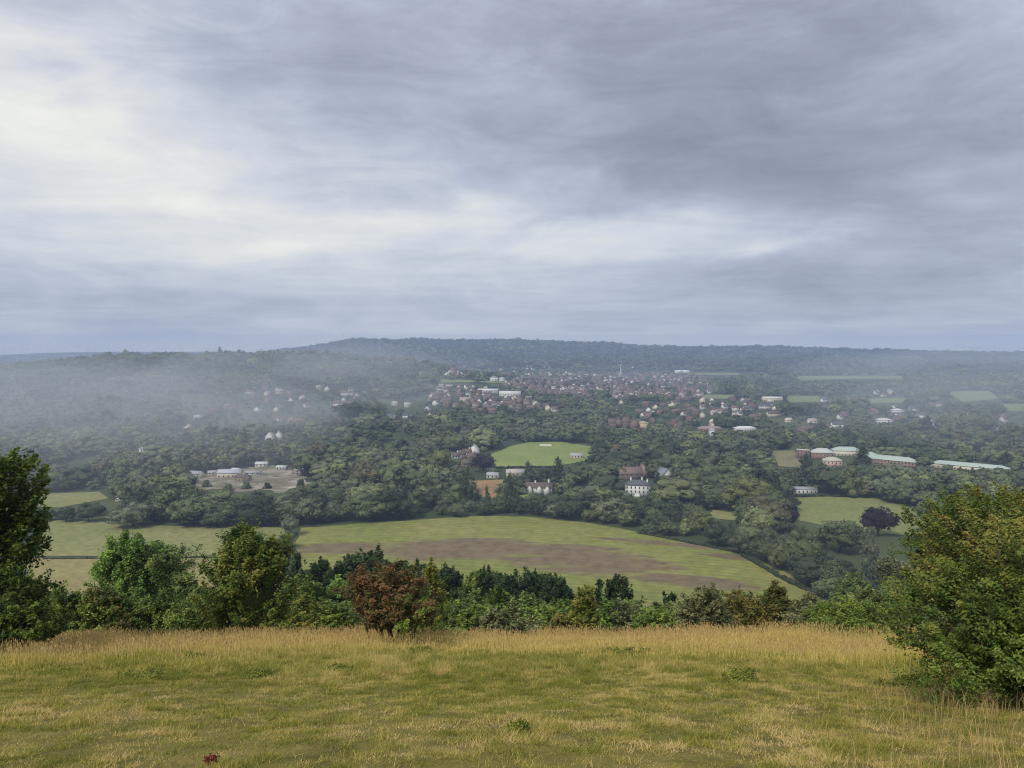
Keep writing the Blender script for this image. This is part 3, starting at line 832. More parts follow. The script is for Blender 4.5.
def wood_tree(p, h, kind, tone, label, group=None, wide=1.0, name=None):
    global n_trees
    cr, tr = random.choice(PA[kind])
    nm = name or {'conifer': 'conifer_tree', 'shrub': 'bush'}.get(kind, 'broadleaf_tree')
    t = empty(nm, p, label, 'bush' if kind == 'shrub' else 'tree', group, random.uniform(0, 6.28))
    s = h / 9.4 if kind != 'shrub' else h / 7.2
    t.scale = (s * wide, s * wide, s)
    for q in (cr, tr):
        o = q.copy(); COL.objects.link(o); o.parent = t
        if q is cr:
            f = random.uniform(0.85, 1.15); c = TONES[tone]; o.color = (c[0] * f, c[1] * f, c[2] * f, 1)
    n_trees += 1
    return t


def seen_tree(px, top, wpx, base_py, kind, tone, label, group=None, name=None):
    """a tree placed by where it stands and how high and wide it is"""
    p = at(px, base_py); d = p.y
    h = (base_py - top) / F * d * 1.0
    nat = {'round': 0.95, 'wide': 1.2, 'oval': 0.66, 'conifer': 0.52, 'shrub': 1.55}[kind]
    w = wpx / F * d
    TREES_XY.append((p.x, p.y, w * 0.4))
    return wood_tree(p, h, kind, tone, label, group, w / (h * nat), name)


TREES_XY = []
# single trees one can pick out of the woods
for a in (
    (878, 503, 34, 536, 'round', 'purple', 'dark purple copper beech in front of the green pasture', None, 'copper_beech'),
    (440, 446, 25, 474, 'round', 'yellow green', 'rounded light green tree standing out beside the terrace'),
    (365, 458, 34, 492, 'round', 'olive brown', 'rusty olive tree at the edge of the dark wood above the stubble field'),
    (392, 457, 36, 493, 'wide', 'mid green', 'broad tree behind the rusty olive tree'),
    (483, 451, 24, 472, 'round', 'purple', 'dark purple round tree beside the playing field', None, 'copper_beech'),
    (487, 486, 9, 513, 'conifer', 'dark green', 'slim dark conifer standing before the brown plot'),
    (510, 474, 13, 512, 'conifer', 'dark green', 'tall dark conifer between the brown plot and the lawn'),
    (465, 470, 15, 510, 'oval', 'dark green', 'tall dark oval tree beside the brown plot'),
    (540, 494, 19, 514, 'round', 'mid green', 'round green tree in front of the long white cottage'),
    (528, 462, 14, 486, 'conifer', 'dark green', 'dark pointed conifer at the near edge of the playing field'),
    (558, 458, 18, 484, 'conifer', 'dark green', 'bushy dark conifer covering the playing field corner'),
    (545, 465, 22, 487, 'wide', 'dark green', 'dark spreading tree above the white cottage'),
    (617, 489, 26, 514, 'wide', 'mid green', 'spreading green tree just before the tall white house'),
    (657, 472, 14, 501, 'conifer', 'dark green', 'dark cedar close beside the tall white house'),
    (700, 445, 11, 474, 'oval', 'pale green', 'pale slim tree above the woods behind the slate roofed house'),
    (667, 443, 14, 470, 'oval', 'grey green', 'pale grey tall tree behind the slate roofed house'),
    (652, 441, 18, 468, 'round', 'grey green', 'rounded grey green tree behind the pale grey tall one'),
    (636, 441, 15, 464, 'round', 'yellow green', 'fresh green tree behind the red brick house'),
    (693, 468, 22, 494, 'round', 'yellow green', 'yellow green tree in dark woods right of the white house'),
    (770, 491, 50, 530, 'wide', 'olive brown', 'large russet olive tree beside the green pasture'),
    (758, 502, 34, 540, 'round', 'pale green', 'pale green tree in front of the russet olive tree'),
    (790, 503, 18, 532, 'oval', 'purple', 'dark maroon tree at the end of the green pasture', None, 'copper_beech'),
    (806, 454, 14, 482, 'conifer', 'dark green', 'dark conifer before the buff works building'),
    (818, 460, 22, 484, 'wide', 'dark green', 'dark spreading tree beside the works conifer'),
    (862, 444, 22, 476, 'conifer', 'dark green', 'tallest dark conifer between the works halls'),
    (803, 527, 50, 570, 'wide', 'mid green', 'big rounded tree at the corner of the stubble field'),
    (840, 514, 54, 552, 'wide', 'mid green', 'wide green tree behind the big rounded corner tree'),
    (868, 528, 18, 570, 'oval', 'grey green', 'tall narrow poplar-like tree below the copper beech'),
    (780, 541, 24, 571, 'round', 'pale green', 'pale green tree on the stubble field margin'),
    (825, 552, 36, 584, 'round', 'dark green', 'dark green tree under the big rounded corner tree'),
    (741, 530, 24, 556, 'round', 'grey green', 'grey green tree beside the stubble field bend'),
    (716, 519, 22, 546, 'round', 'dark green', 'dark round tree on the stubble field edge under the small meadow'),
    (290, 513, 19, 536, 'round', 'grey green', 'tallest tree of the hedge row between the two fields'),
    (288, 529, 17, 549, 'round', 'grey green', 'middle tree of the hedge row between the two fields'),
    (287, 541, 15, 560, 'round', 'mid green', 'lowest tree of the hedge row between the two fields'),
    (137, 474, 34, 510, 'round', 'grey green', 'big hazy grey green tree above the pasture'),
    (89, 500, 24, 522, 'wide', 'dark green', 'dark bushy tree at the end of the short hedge by the pasture'),
    (66, 506, 22, 522, 'wide', 'dark green', 'dark tree in the middle of the short hedge by the pasture'),
    (48, 507, 18, 521, 'wide', 'grey green', 'grey tree starting the short hedge by the pasture'),
    (132, 500, 44, 528, 'wide', 'grey green', 'wide grey green tree at the pasture corner'),
    (246, 482, 9, 489, 'shrub', 'mid green', 'green bush growing at the near side of the yard'), (229, 484, 10, 491, 'shrub', 'grey green', 'greyish bush at the yard edge in front of the barns'),
    (267, 483, 8, 489, 'shrub', 'dark green', 'dark bush between the rubble heaps'), (207, 480, 9, 487, 'shrub', 'mid green', 'green bush beside the smallest barn'), (301, 479, 9, 487, 'shrub', 'mid green', 'green bush under the stone barn'),
): seen_tree(*a)

# ------------------------------------------------------------------ woods: scattered, the nearest as objects
pts = []
y = 335.0
while y < 5600:
    sp = 11.0 + 0.0055 * y
    xs = np.arange(-0.80 * y - 60, 0.80 * y + 60, sp)
    for x in xs: pts.append((x + random.uniform(-.45, .45) * sp, y + random.uniform(-.45, .45) * sp, sp))
    y += sp
W = np.array(pts)
keep = np.ones(len(W), bool)
ppx, ppy, pd = proj(W[:, 0], W[:, 1], ground_h(W[:, 0], W[:, 1]))
# not in open land, and not nearer than the fields' far edges
for o in OPEN:
    lo, hi = o.min(0) - 2, o.max(0) + 2
    c = (W[:, 0] > lo[0]) & (W[:, 0] < hi[0]) & (W[:, 1] > lo[1]) & (W[:, 1] < hi[1])
    idx = np.nonzero(c)[0]
    if len(idx): keep[idx[inside(o, W[idx, 0], W[idx, 1])]] = False
edge = np.interp(ppx, [-200, 40, 102, 112, 285, 300, 420, 470, 525, 640, 745, 838, 1200], [524, 522, 521, 526, 529, 526, 520, 516, 516, 532, 554, 604, 604])
keep &= ppy < edge
in_town = np.zeros(len(W), bool)
for z in ZONES: in_town |= inside(z[0], ppx, ppy)
keep &= ~in_town | (RNG.random(len(W)) < 0.6)
# fields and clearings on the far plain and ridge
clr = fbm(W[:, 0] / 520 + 7, W[:, 1] / 700 + 2, 77, 3)
keep &= ~((W[:, 1] > 2500) & (W[:, 1] < 4700) & (clr > 0.60)) | (RNG.random(len(W)) < 0.12)
clr2 = fbm(W[:, 0] / 70 + 3, W[:, 1] / 90 + 5, 78, 2)
keep &= ~((W[:, 1] < 2500) & (clr2 > 0.74))
for i, (tx, ty, tr_) in enumerate(TREES_XY):
    keep &= (W[:, 0] - tx) ** 2 + (W[:, 1] - ty) ** 2 > (tr_ * 0.9) ** 2
H = RNG.uniform(11, 20, len(W)); H = np.where(RNG.random(len(W)) < 0.15, H * 1.35, H); H = np.where(RNG.random(len(W)) < 0.22, H * 0.62, H)
H = np.where(in_town, RNG.uniform(5, 10, len(W)), H)
H = np.where(W[:, 1] > 2600, H * 0.9, H)
zones_h = np.clip(fbm(W[:, 0] / 120, W[:, 1] / 120, 91, 2), 0, 1); H *= 0.55 + 0.9 * zones_h
gz = ground_h(W[:, 0], W[:, 1])
# trees may not hide the open land or the buildings behind them
for k in range(3):
    tpx, tpy, _ = proj(W[:, 0], W[:, 1], gz + H * (0.98, 0.75, 0.5)[k])
    for ol in CLEAR:
        hit = inside(ol, tpx, tpy)
        H = np.where(hit & keep, np.maximum(H * 0.72, 3.0), H)
for k in (0.98, 0.8, 0.6, 0.35):
    tpx, tpy, td = proj(W[:, 0], W[:, 1], gz + H * k)
    for ol in CLEAR: keep &= ~inside(ol, tpx, tpy) | (RNG.random(len(W)) < 0.06)
tpx, tpy, td = proj(W[:, 0], W[:, 1], gz + H)
wpx = H * 0.33 * F / td
for (x0, y0, x1, y1, dd, f) in PROTECT:
    hit = (td < dd - 4) & (tpx + wpx > x0) & (tpx - wpx < x1) & (tpy < y1 - (0.36 if f > 0.9 else 0.5) * (y1 - y0)) & (ppy > y0)
    keep &= ~hit | (RNG.random(len(W)) > f)
vis = (ppx > -140) & (ppx < 1164)
keep &= vis
W, H, gz, ppx, ppy, tpy = W[keep], H[keep], gz[keep], ppx[keep], ppy[keep], tpy[keep]
order = np.argsort(W[:, 1])
tn = fbm(W[:, 0] / 75 + 5, W[:, 1] / 130, 55, 2)


def zone_of(px, py):
    if px < 190: return 'in the wood above the pale pasture'
    if px < 300: return 'in the wood below the bare yard'
    if px < 430: return 'in the dark wood above the stubble field'
    if px < 520: return 'in the trees around the brown plot'
    if px < 590: return 'in the trees around the long white cottage'
    if px < 690: return 'in the woods around the tall white house'
    if px < 800: return 'in the woods along the stubble field bend'
    return 'in the woods between the green pasture and the works'


IND = 225
tone_names = ['dark green', 'mid green', 'grey green', 'pale green', 'dark green', 'mid green', 'olive brown', 'yellow green']
tone_p = np.array([3.2, 4, 2.6, 1.1, 3, 3, 0.12, 0.2]); tone_p /= tone_p.sum()
# those that show largest: in frame and near
cand = [i for i in order if -10 < ppx[i] < 1030 and tpy[i] < 600][:IND]
cs = set(cand)
for i in cand:
    k = random.choices(['round', 'wide', 'oval', 'conifer'], [5, 3, 2, 0.8])[0]
    tone = tone_names[RNG.choice(len(tone_names), p=tone_p)]
    if k == 'conifer': tone = 'dark green'
    shape = {'round': 'rounded', 'wide': 'spreading', 'oval': 'upright', 'conifer': 'pointed'}[k]
    lab = f"{tone} {shape} {'conifer' if k == 'conifer' else 'broadleaf tree'} {zone_of(ppx[i], ppy[i])}"
    wood_tree(Vector((W[i, 0], W[i, 1], gz[i] - 0.3)), H[i], k, tone, lab, lab, random.uniform(1.05, 1.4))
rest = np.array([i for i in range(len(W)) if i not in cs])

# the remaining mass as ONE woodland object: instances of simpler trees


def stuff_leaf(tname):
    m = bpy.data.materials.get('far_leaves_' + tname.replace(' ', '_'))
    if m: return m
    m, nt, b = new_mat('far_leaves_' + tname.replace(' ', '_'))
    oi = N(nt, 'ShaderNodeObjectInfo'); a = N(nt, 'ShaderNodeAttribute', attribute_name='tone')
    k = mth(nt, 'MULTIPLY', mth(nt, 'MULTIPLY_ADD', a.outputs['Fac'], 0.9, 0.55), mth(nt, 'MULTIPLY_ADD', oi.outputs['Random'], 0.5, 0.75))
    v = N(nt, 'ShaderNodeVectorMath', operation='SCALE'); v.inputs[0].default_value = TONES[tname]; nt.links.new(k, v.inputs['Scale'])
    nt.links.new(v.outputs[0], b.inputs['Base Color']); b.inputs['Roughness'].default_value = 0.7
    return m


pc = bpy.data.collections.new('woodland_sources')
pl = []
for i, k in enumerate(['round', 'round', 'wide', 'wide', 'oval', 'conifer']):
    cr, tr = proto(k, 300 + i, 1000, 0.40, 0.80)
    bpy.data.objects.remove(tr)
    tones = ['dark green'] if k == 'conifer' else ['dark green', 'mid green', 'grey green', 'mid green', 'dark green', 'grey green', 'pale green', 'mid green'] + (['olive brown'] if i == 0 else [])
    for j, tname in enumerate(tones):
        o = cr.copy(); o.data = cr.data.copy(); o.data.materials.clear(); o.data.materials.append(stuff_leaf(tname)); o.name = f'woodland_source_{i:02d}{j:02d}'; c = TONES[tname]; o.color = (*c, 1); o['tone_name'] = tname
        pc.objects.link(o); pl.append(o)
n_src = len(pl)
me = bpy.data.meshes.new('woodland')
me.vertices.add(len(rest))
me.vertices.foreach_set('co', np.stack([W[rest, 0], W[rest, 1], gz[rest] - 0.4], 1).astype(np.float32).ravel())
sc = me.attributes.new('size', 'FLOAT_VECTOR', 'POINT')
s = (H[rest] / 9.4); wd_ = s * RNG.uniform(1.1, 1.55, len(rest)) * (1 + 0.10 * np.clip((W[rest, 1] - 1500) / 1500, 0, 2))
sc.data.foreach_set('vector', np.stack([wd_, wd_, s], 1).astype(np.float32).ravel())
ra = me.attributes.new('turn', 'FLOAT_VECTOR', 'POINT')
ra.data.foreach_set('vector', np.stack([np.zeros(len(rest)), np.zeros(len(rest)), RNG.uniform(0, 6.28, len(rest))], 1).astype(np.float32).ravel())
ix = me.attributes.new('pick', 'INT', 'POINT')
base = np.clip(((tn[rest] - 0.5) * 1.7 + 0.5) * n_src, 0, n_src - 1)
# stands: neighbours tend to be of one kind
order_ = np.argsort([{'dark green': 0, 'mid green': 1, 'grey green': 2, 'pale green': 3, 'olive brown': 1.5}[o.get('tone_name')] + 0.01 * i for i, o in enumerate(pl)])
pk = np.where(RNG.random(len(rest)) < 0.35, RNG.integers(0, n_src, len(rest)), order_[np.clip(base + RNG.normal(0, n_src * .09, len(rest)), 0, n_src - 1).astype(int)]).astype(np.int32)
ix.data.foreach_set('value', pk)
wo = bpy.data.objects.new('woodland', me); COL.objects.link(wo)
wo['kind'] = 'stuff'; wo['label'] = 'far woods, hedges and garden trees filling the hazy valley and ridge'
ng = bpy.data.node_groups.new('woodland_trees', 'GeometryNodeTree')
ng.interface.new_socket('Geometry', in_out='INPUT', socket_type='NodeSocketGeometry')
ng.interface.new_socket('Geometry', in_out='OUTPUT', socket_type='NodeSocketGeometry')
gi, go = ng.nodes.new('NodeGroupInput'), ng.nodes.new('NodeGroupOutput')
ci = ng.nodes.new('GeometryNodeCollectionInfo'); ci.inputs['Collection'].default_value = pc
ci.inputs['Separate Children'].default_value = True; ci.inputs['Reset Children'].default_value = True
ip = ng.nodes.new('GeometryNodeInstanceOnPoints'); ip.inputs['Pick Instance'].default_value = True


def named(n, dt):
    q = ng.nodes.new('GeometryNodeInputNamedAttribute'); q.data_type = dt; q.inputs[0].default_value = n
    return next(s_ for s_ in q.outputs if s_.enabled and s_.name == 'Attribute')


L = ng.links.new
L(gi.outputs[0], ip.inputs['Points']); L(ci.outputs[0], ip.inputs['Instance'])
L(named('pick', 'INT'), ip.inputs['Instance Index']); L(named('size', 'FLOAT_VECTOR'), ip.inputs['Scale'])
er = ng.nodes.new('FunctionNodeEulerToRotation'); L(named('turn', 'FLOAT_VECTOR'), er.inputs[0]); L(er.outputs[0], ip.inputs['Rotation'])
L(ip.outputs[0], go.inputs[0])
md = wo.modifiers.new('trees', 'NODES'); md.node_group = ng
print('woods', len(rest), 'individual', n_trees, 'houses', len(house_pts), 'town stuff', cnt)

# hedges along the fields
M_HEDGE = leaf_mat('hedge_leaves', [(0.1, (0.03, 0.04, 0.018)), (0.5, (0.06, 0.075, 0.03)), (0.9, (0.12, 0.11, 0.05))])


def hedge(a, b, h, w, label, n=None, mat=M_HEDGE):
    pa, pb = at(*a), at(*b); ln = (pb - pa).length; rng = np.random.default_rng(int(a[0] * 7 + b[0]))
    k = max(4, int(ln / (w * 0.8))); bl = []
    t = empty('hedge', pa, label, 'hedge')
    for i in range(k + 1):
        q = pa.lerp(pb, i / k); z = float(ground_h(q.x, q.y))
        s_ = rng.uniform(0.7, 1.3)
        bl.append((q.x - pa.x + rng.normal(0, w * .1), q.y - pa.y + rng.normal(0, w * .1), z - pa.z + h * 0.45 * s_, w * .6, w * .6, h * 0.55 * s_))
    n_l = int(ln * 60) if n is None else n
    V, Q, tone, C = crown_cloud(bl, max(60, n_l // 14), n_l, 0.22, 0.5, rng)
    # crown_cloud keeps leaves above local zero, so lift with the ground afterwards
    cb = MB(); blob_core(cb, bl, 0.85, rng); cv, ct = np.concatenate(cb.V), np.concatenate(cb.T)
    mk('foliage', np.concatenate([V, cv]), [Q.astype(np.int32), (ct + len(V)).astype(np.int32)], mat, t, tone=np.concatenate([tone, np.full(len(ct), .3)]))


hedge((44, 559.5), (283, 557.5), 0.9, 1.2, 'thin low hedge crossing between the pale pasture and brown stubble')
hedge((742, 556), (842, 606), 2.2, 3.0, 'rough brownish hedge along the lower bend of the stubble field')
hedge((792, 496.5), (872, 497), 2.2, 3.0, 'dark hedge along the top of the green pasture')
hedge((494, 468.5), (556, 467.5), 2.4, 3.0, 'trimmed dark hedge along the near side of the playing field')
hedge((640, 534), (742, 554), 1.8, 2.6, 'low hedge between the stubble field and the woods')

# ------------------------------------------------------------------ bushes and trees on the slope
LM = {
    'dark': leaf_mat('dark_hawthorn_leaves', [(0.1, (0.039, 0.067, 0.013)), (0.5, (0.090, 0.145, 0.022)), (0.9, (0.214, 0.282, 0.045))]),
    'deep': leaf_mat('deep_shade_leaves', [(0.1, (0.029, 0.039, 0.014)), (0.5, (0.053, 0.069, 0.021)), (0.9, (0.119, 0.120, 0.038))]),
    'ash': leaf_mat('ash_leaves', [(0.1, (0.073, 0.128, 0.027)), (0.5, (0.162, 0.279, 0.054)), (0.9, (0.323, 0.465, 0.091))]),
    'teal': leaf_mat('blue_green_leaves', [(0.1, (0.070, 0.106, 0.029)), (0.5, (0.139, 0.199, 0.053)), (0.9, (0.266, 0.336, 0.087))]),
    'mid': leaf_mat('mid_green_leaves', [(0.1, (0.066, 0.103, 0.019)), (0.5, (0.133, 0.204, 0.035)), (0.9, (0.268, 0.347, 0.063))]),
    'yellow': leaf_mat('yellow_green_leaves', [(0.1, (0.073, 0.100, 0.018)), (0.5, (0.181, 0.209, 0.036)), (0.9, (0.380, 0.344, 0.073))]),
    'pale': leaf_mat('pale_willow_leaves', [(0.1, (0.104, 0.139, 0.043)), (0.5, (0.227, 0.260, 0.086)), (0.9, (0.383, 0.401, 0.157))]),
    'red': leaf_mat('russet_leaves', [(0.05, (0.065, 0.081, 0.021)), (0.4, (0.110, 0.116, 0.030)), (0.62, (0.155, 0.101, 0.039)), (0.95, (0.269, 0.150, 0.063))]),
    'yew': leaf_mat('yew_needles', [(0.1, (0.018, 0.033, 0.012)), (0.5, (0.034, 0.063, 0.020)), (0.9, (0.075, 0.118, 0.033))], trans=0.1),
    'grey': leaf_mat('grey_olive_leaves', [(0.1, (0.064, 0.079, 0.032)), (0.5, (0.140, 0.160, 0.062)), (0.9, (0.283, 0.282, 0.124))]),
    'rust': leaf_mat('rusty_orange_leaves', [(0.1, (0.062, 0.074, 0.020)), (0.5, (0.138, 0.143, 0.035)), (0.95, (0.275, 0.210, 0.056))]),
    'turning': leaf_mat('turning_leaves', [(0.05, (0.055, 0.09, 0.018)), (0.5, (0.115, 0.17, 0.030)), (0.85, (0.215, 0.255, 0.046)), (1.0, (0.30, 0.255, 0.06))]),
}


def spot(px, Y, top):
    """ground point at a depth, plus height up to a sight line and metres per pixel"""
    b = (384 - top) / F
    ztop = EYE + Y * (-ST + b * CT) / (CT + b * ST)
    x = 0.0
    for _ in range(6):
        z = float(ground_h(x, Y)); d = Y * CT - (z + 1 - EYE) * ST; x = (px - 512) / F * d
    return Vector((x, Y, z)), ztop - z, d / F


def style_blobs(style, w, H, rng):
    r = w / 2
    if style == 'tree':
        bl = [(0, 0, H * .60, r * .72, r * .72, H * .34)]
        for _ in range(16):
            d = unit(rng.normal(size=3)); d[2] = d[2] * .9 + .05; q = rng.uniform(.2, .34) * r
            bl.append((d[0] * r * .72, d[1] * r * .72, H * (.58 + .33 * d[2]), q, q, q * .85))
        return bl
    if style == 'dome':
        bl = [(0, 0, H * .45, r * .75, r * .75, H * .45)]
        for _ in range(20):
            a = rng.uniform(0, 6.28); e = rng.uniform(-.1, 1.4); q = rng.uniform(.2, .36) * r
            bl.append((r * .74 * math.cos(a) * math.cos(e), r * .74 * math.sin(a) * math.cos(e), H * (.25 + .60 * math.sin(max(e, 0))) , q, q, q * .8))
        return bl
    if style == 'bush':
        bl = [(0, 0, H * .42, r * .72, r * .72, H * .40)]
        for _ in range(18):
            a = rng.uniform(0, 6.28); k = rng.uniform(.2, 1); q = rng.uniform(.22, .42) * r
            bl.append((r * .72 * k * math.cos(a), r * .72 * k * math.sin(a), H * (.22 + .58 * (1 - k * k) + rng.uniform(-.1, .12)), q, q, q * .9))
        return bl
    if style == 'thorn':
        bl = [(0, 0, H * .58, r * .70, r * .70, H * .34)]
        for _ in range(18):
            a = rng.uniform(0, 6.28); k = rng.uniform(.2, 1); q = rng.uniform(.18, .34) * r
            bl.append((r * .76 * k * math.cos(a), r * .76 * k * math.sin(a), H * (.40 + .48 * (1 - k * k) + rng.uniform(-.08, .12)), q, q, q * .9))
        return bl
    if style == 'shoots':
        bl = style_blobs('bush', w, H * .86, rng)
        for _ in range(14):
            a = rng.uniform(0, 6.28); k = rng.uniform(0, .75)
            z = H * (1 - .42 * k - rng.uniform(0, .12))
            bl.append((r * k * math.cos(a), r * k * math.sin(a), z * .86, .09 * w, .09 * w, z * .14))
        return bl
    if style == 'column':
        return [(rng.normal(0, .1) * r, rng.normal(0, .1) * r, H * z, r * .8 * math.sin(math.pi * (z * .85 + .12)) ** .7, r * .8 * math.sin(math.pi * (z * .85 + .12)) ** .7, H * .16) for z in np.linspace(.12, .86, 7)]
    if style == 'cone':
        bl = [(0, 0, H * z, r * (1.02 - z), r * (1.02 - z), H * .13) for z in np.linspace(.1, .88, 8)]
        for _ in range(9):
            z = rng.uniform(.1, .7); a = rng.uniform(0, 6.28)
            bl.append((r * (1 - z) * .8 * math.cos(a), r * (1 - z) * .8 * math.sin(a), H * z, .22 * r, .22 * r, H * .08))
        return bl


pn = [0]


def plant(name, label, cat, px, top, wpx, Y, mat, style='bush', leaf=0.07, group=None, stems=5, cover=3.0, core=0.55, mat2=None, clump=None, top_tone=0.0, nl=30):
    pn[0] += 1
    rng = np.random.default_rng(900 + pn[0])
    p, H, mpp = spot(px, Y, top)
    w = wpx * mpp
    bl = style_blobs(style, w, H * 0.97, rng)
    leaf = leaf * 0.72
    n = int(min(140000, cover * math.pi * w * H * 0.85 / (1.3 * leaf * leaf)))
    L = clump or float(np.clip(0.15 * w, leaf * 5, 1.6))
    V, Q, tone, A0, A1 = spray_cloud(bl, n, leaf, L, rng, top_tone=top_tone, warp=0.14 if style in ('column', 'cone') else 0.10 if name == 'turning_shrub' else 0.20, up=0.9 if style in ('shoots', 'column', 'cone') else 0.5, shoot=0.3 if style == 'shoots' else 0.12)
    e = np.abs(V[:, :2]).max(1); k = np.array([w / 2 / np.percentile(e, 96)] * 2 + [H / np.percentile(V[:, 2], 99.5)])
    V, A0, A1 = V * k, A0 * k, A1 * k; bl = [tuple(np.array(b) * np.tile(k, 2)) for b in bl]
    t = empty(name, p, label, cat, group)
    if core:
        cb = MB(); whole = style in ('bush', 'tree', 'dome', 'shoots', 'thorn'); blob_core(cb, bl[:1] if whole else bl, core if whole else 0.6, rng)
        cv, ct = np.concatenate(cb.V), np.concatenate(cb.T)
        V = np.concatenate([V, cv]); fs = [Q.astype(np.int32), (ct + 4 * n).astype(np.int32)]; tone = np.concatenate([tone, np.full(len(ct), .1)])  # core in darkest tone, the shaded inside of the crown put into colour
    else: fs = [Q.astype(np.int32)]
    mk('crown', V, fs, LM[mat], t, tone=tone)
    if mat2:
        # second growth of another colour; on the ash tree, a painted shaded side
        m2, frac, side = mat2
        b2 = [(b[0] + side * w * .32, b[1] - .1 * w, b[2] * frac, b[3] * .5, b[4] * .5, b[5] * .75) for b in bl]
        V, Q, tone, *_ = spray_cloud(b2, n // 3, leaf, L, rng)
        mk('side_leaves', V, [Q.astype(np.int32)], LM[m2], t, tone=tone)
    tb = MB(); limbs(tb, A0, max(0.03, 0.035 * w) * (1 if stems == 1 else 1.2), rng, nl, stems, w * (.10 if style != 'tree' else .045), .42 if style == 'tree' else .3)
    if Y < 33:
        for a, b in zip(A0, A1):
            if rng.random() < .6: tb.tube([a, b], [0.006 + .002 * w, 0.002], 3)
    tb.build('trunk', M_BARK, t)
    return t


# at the edge of the grass
plant('hawthorn_tree', 'dark leafy tree cut by the frame beside the dry grass, taller than all bushes', 'tree', -26, 452, 136, 23.5, 'dark', 'tree', 0.085, stems=1, cover=3.0, nl=60, core=.5)
plant('bush', 'shaded green bush at the foot of the dark leafy tree', 'bush', 8, 570, 78, 22, 'dark', 'bush', 0.06)
plant('ash_tree', 'round bright green ash tree rising behind the grass edge', 'tree', 138, 533, 108, 58, 'ash', 'dome', 0.13, stems=1, mat2=('teal', 1.0, 0.75), cover=3.2)  # blue green side paints in the crown's half turned from the sun
plant('bush', 'yellow green bush with upright shoots beside the bright ash tree', 'bush', 249, 530, 88, 31.5, 'turning', 'shoots', 0.075, cover=3.2)
plant('bush', 'green bush with reddish tip in front of the ash tree', 'bush', 112, 586, 56, 34, 'mid', 'bush', 0.075, mat2=('rust', 1.05, 0.0))
plant('bush', 'low dark bush in front of the ash tree, next to the reddish tipped one', 'bush', 158, 594, 62, 35, 'dark', 'bush', 0.075)
plant('bush', 'blue green bush behind the yellow green shoots', 'bush', 196, 576, 60, 44, 'teal', 'bush', 0.10)
plant('bush', 'sprawling green bush at the foot of the upright shoots', 'bush', 206, 596, 70, 32.5, 'mid', 'bush', 0.065)
plant('bush', 'mid green bush between the dark leafy tree and the ash tree', 'bush', 74, 584, 52, 37, 'mid', 'bush', 0.08)
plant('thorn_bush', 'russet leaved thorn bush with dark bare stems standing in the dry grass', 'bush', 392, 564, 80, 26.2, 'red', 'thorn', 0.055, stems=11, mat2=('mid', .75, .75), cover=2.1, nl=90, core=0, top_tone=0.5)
plant('bush', 'slender yellow green shoots just behind the russet bush', 'bush', 431, 561, 30, 31, 'yellow', 'shoots', 0.06, cover=2.2, core=0)
plant('juniper', 'yellow green columnar juniper at the grass edge', 'bush', 585, 586, 29, 31.5, 'yellow', 'column', 0.05, stems=3)
plant('bush', 'grey green rounded bush at the grass edge beside the small dark yew', 'bush', 704, 585, 60, 31.5, 'grey', 'bush', 0.06)
plant('bush', 'rusty pointed bush with orange top at the grass edge', 'bush', 776, 583, 34, 32, 'rust', 'shoots', 0.06)
plant('bush', 'brown green wide bush beside the rusty pointed bush', 'bush', 746, 594, 64, 33, 'rust', 'bush', 0.065)
plant('bush', 'low olive bush to the other side of the rusty pointed bush', 'bush', 806, 602, 50, 31, 'grey', 'bush', 0.06)
plant('bush', 'fresh green low bush above the tall grass near the turning shrub', 'bush', 862, 602, 72, 27, 'mid', 'bush', 0.06)
plant('bush', 'pale willow bush behind the fresh green low bush', 'bush', 868, 588, 48, 36, 'pale', 'bush', 0.075)
plant('bush', 'dull green bush between the olive and fresh green bushes', 'bush', 830, 604, 52, 30, 'mid', 'bush', 0.06)
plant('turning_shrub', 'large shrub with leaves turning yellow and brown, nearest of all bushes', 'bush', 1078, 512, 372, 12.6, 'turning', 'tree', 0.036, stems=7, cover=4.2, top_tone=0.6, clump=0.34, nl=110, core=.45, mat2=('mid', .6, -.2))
plant('bush', 'green low skirt of bush under the large turning shrub', 'bush', 1040, 590, 150, 11.8, 'mid', 'bush', 0.038, clump=0.28)
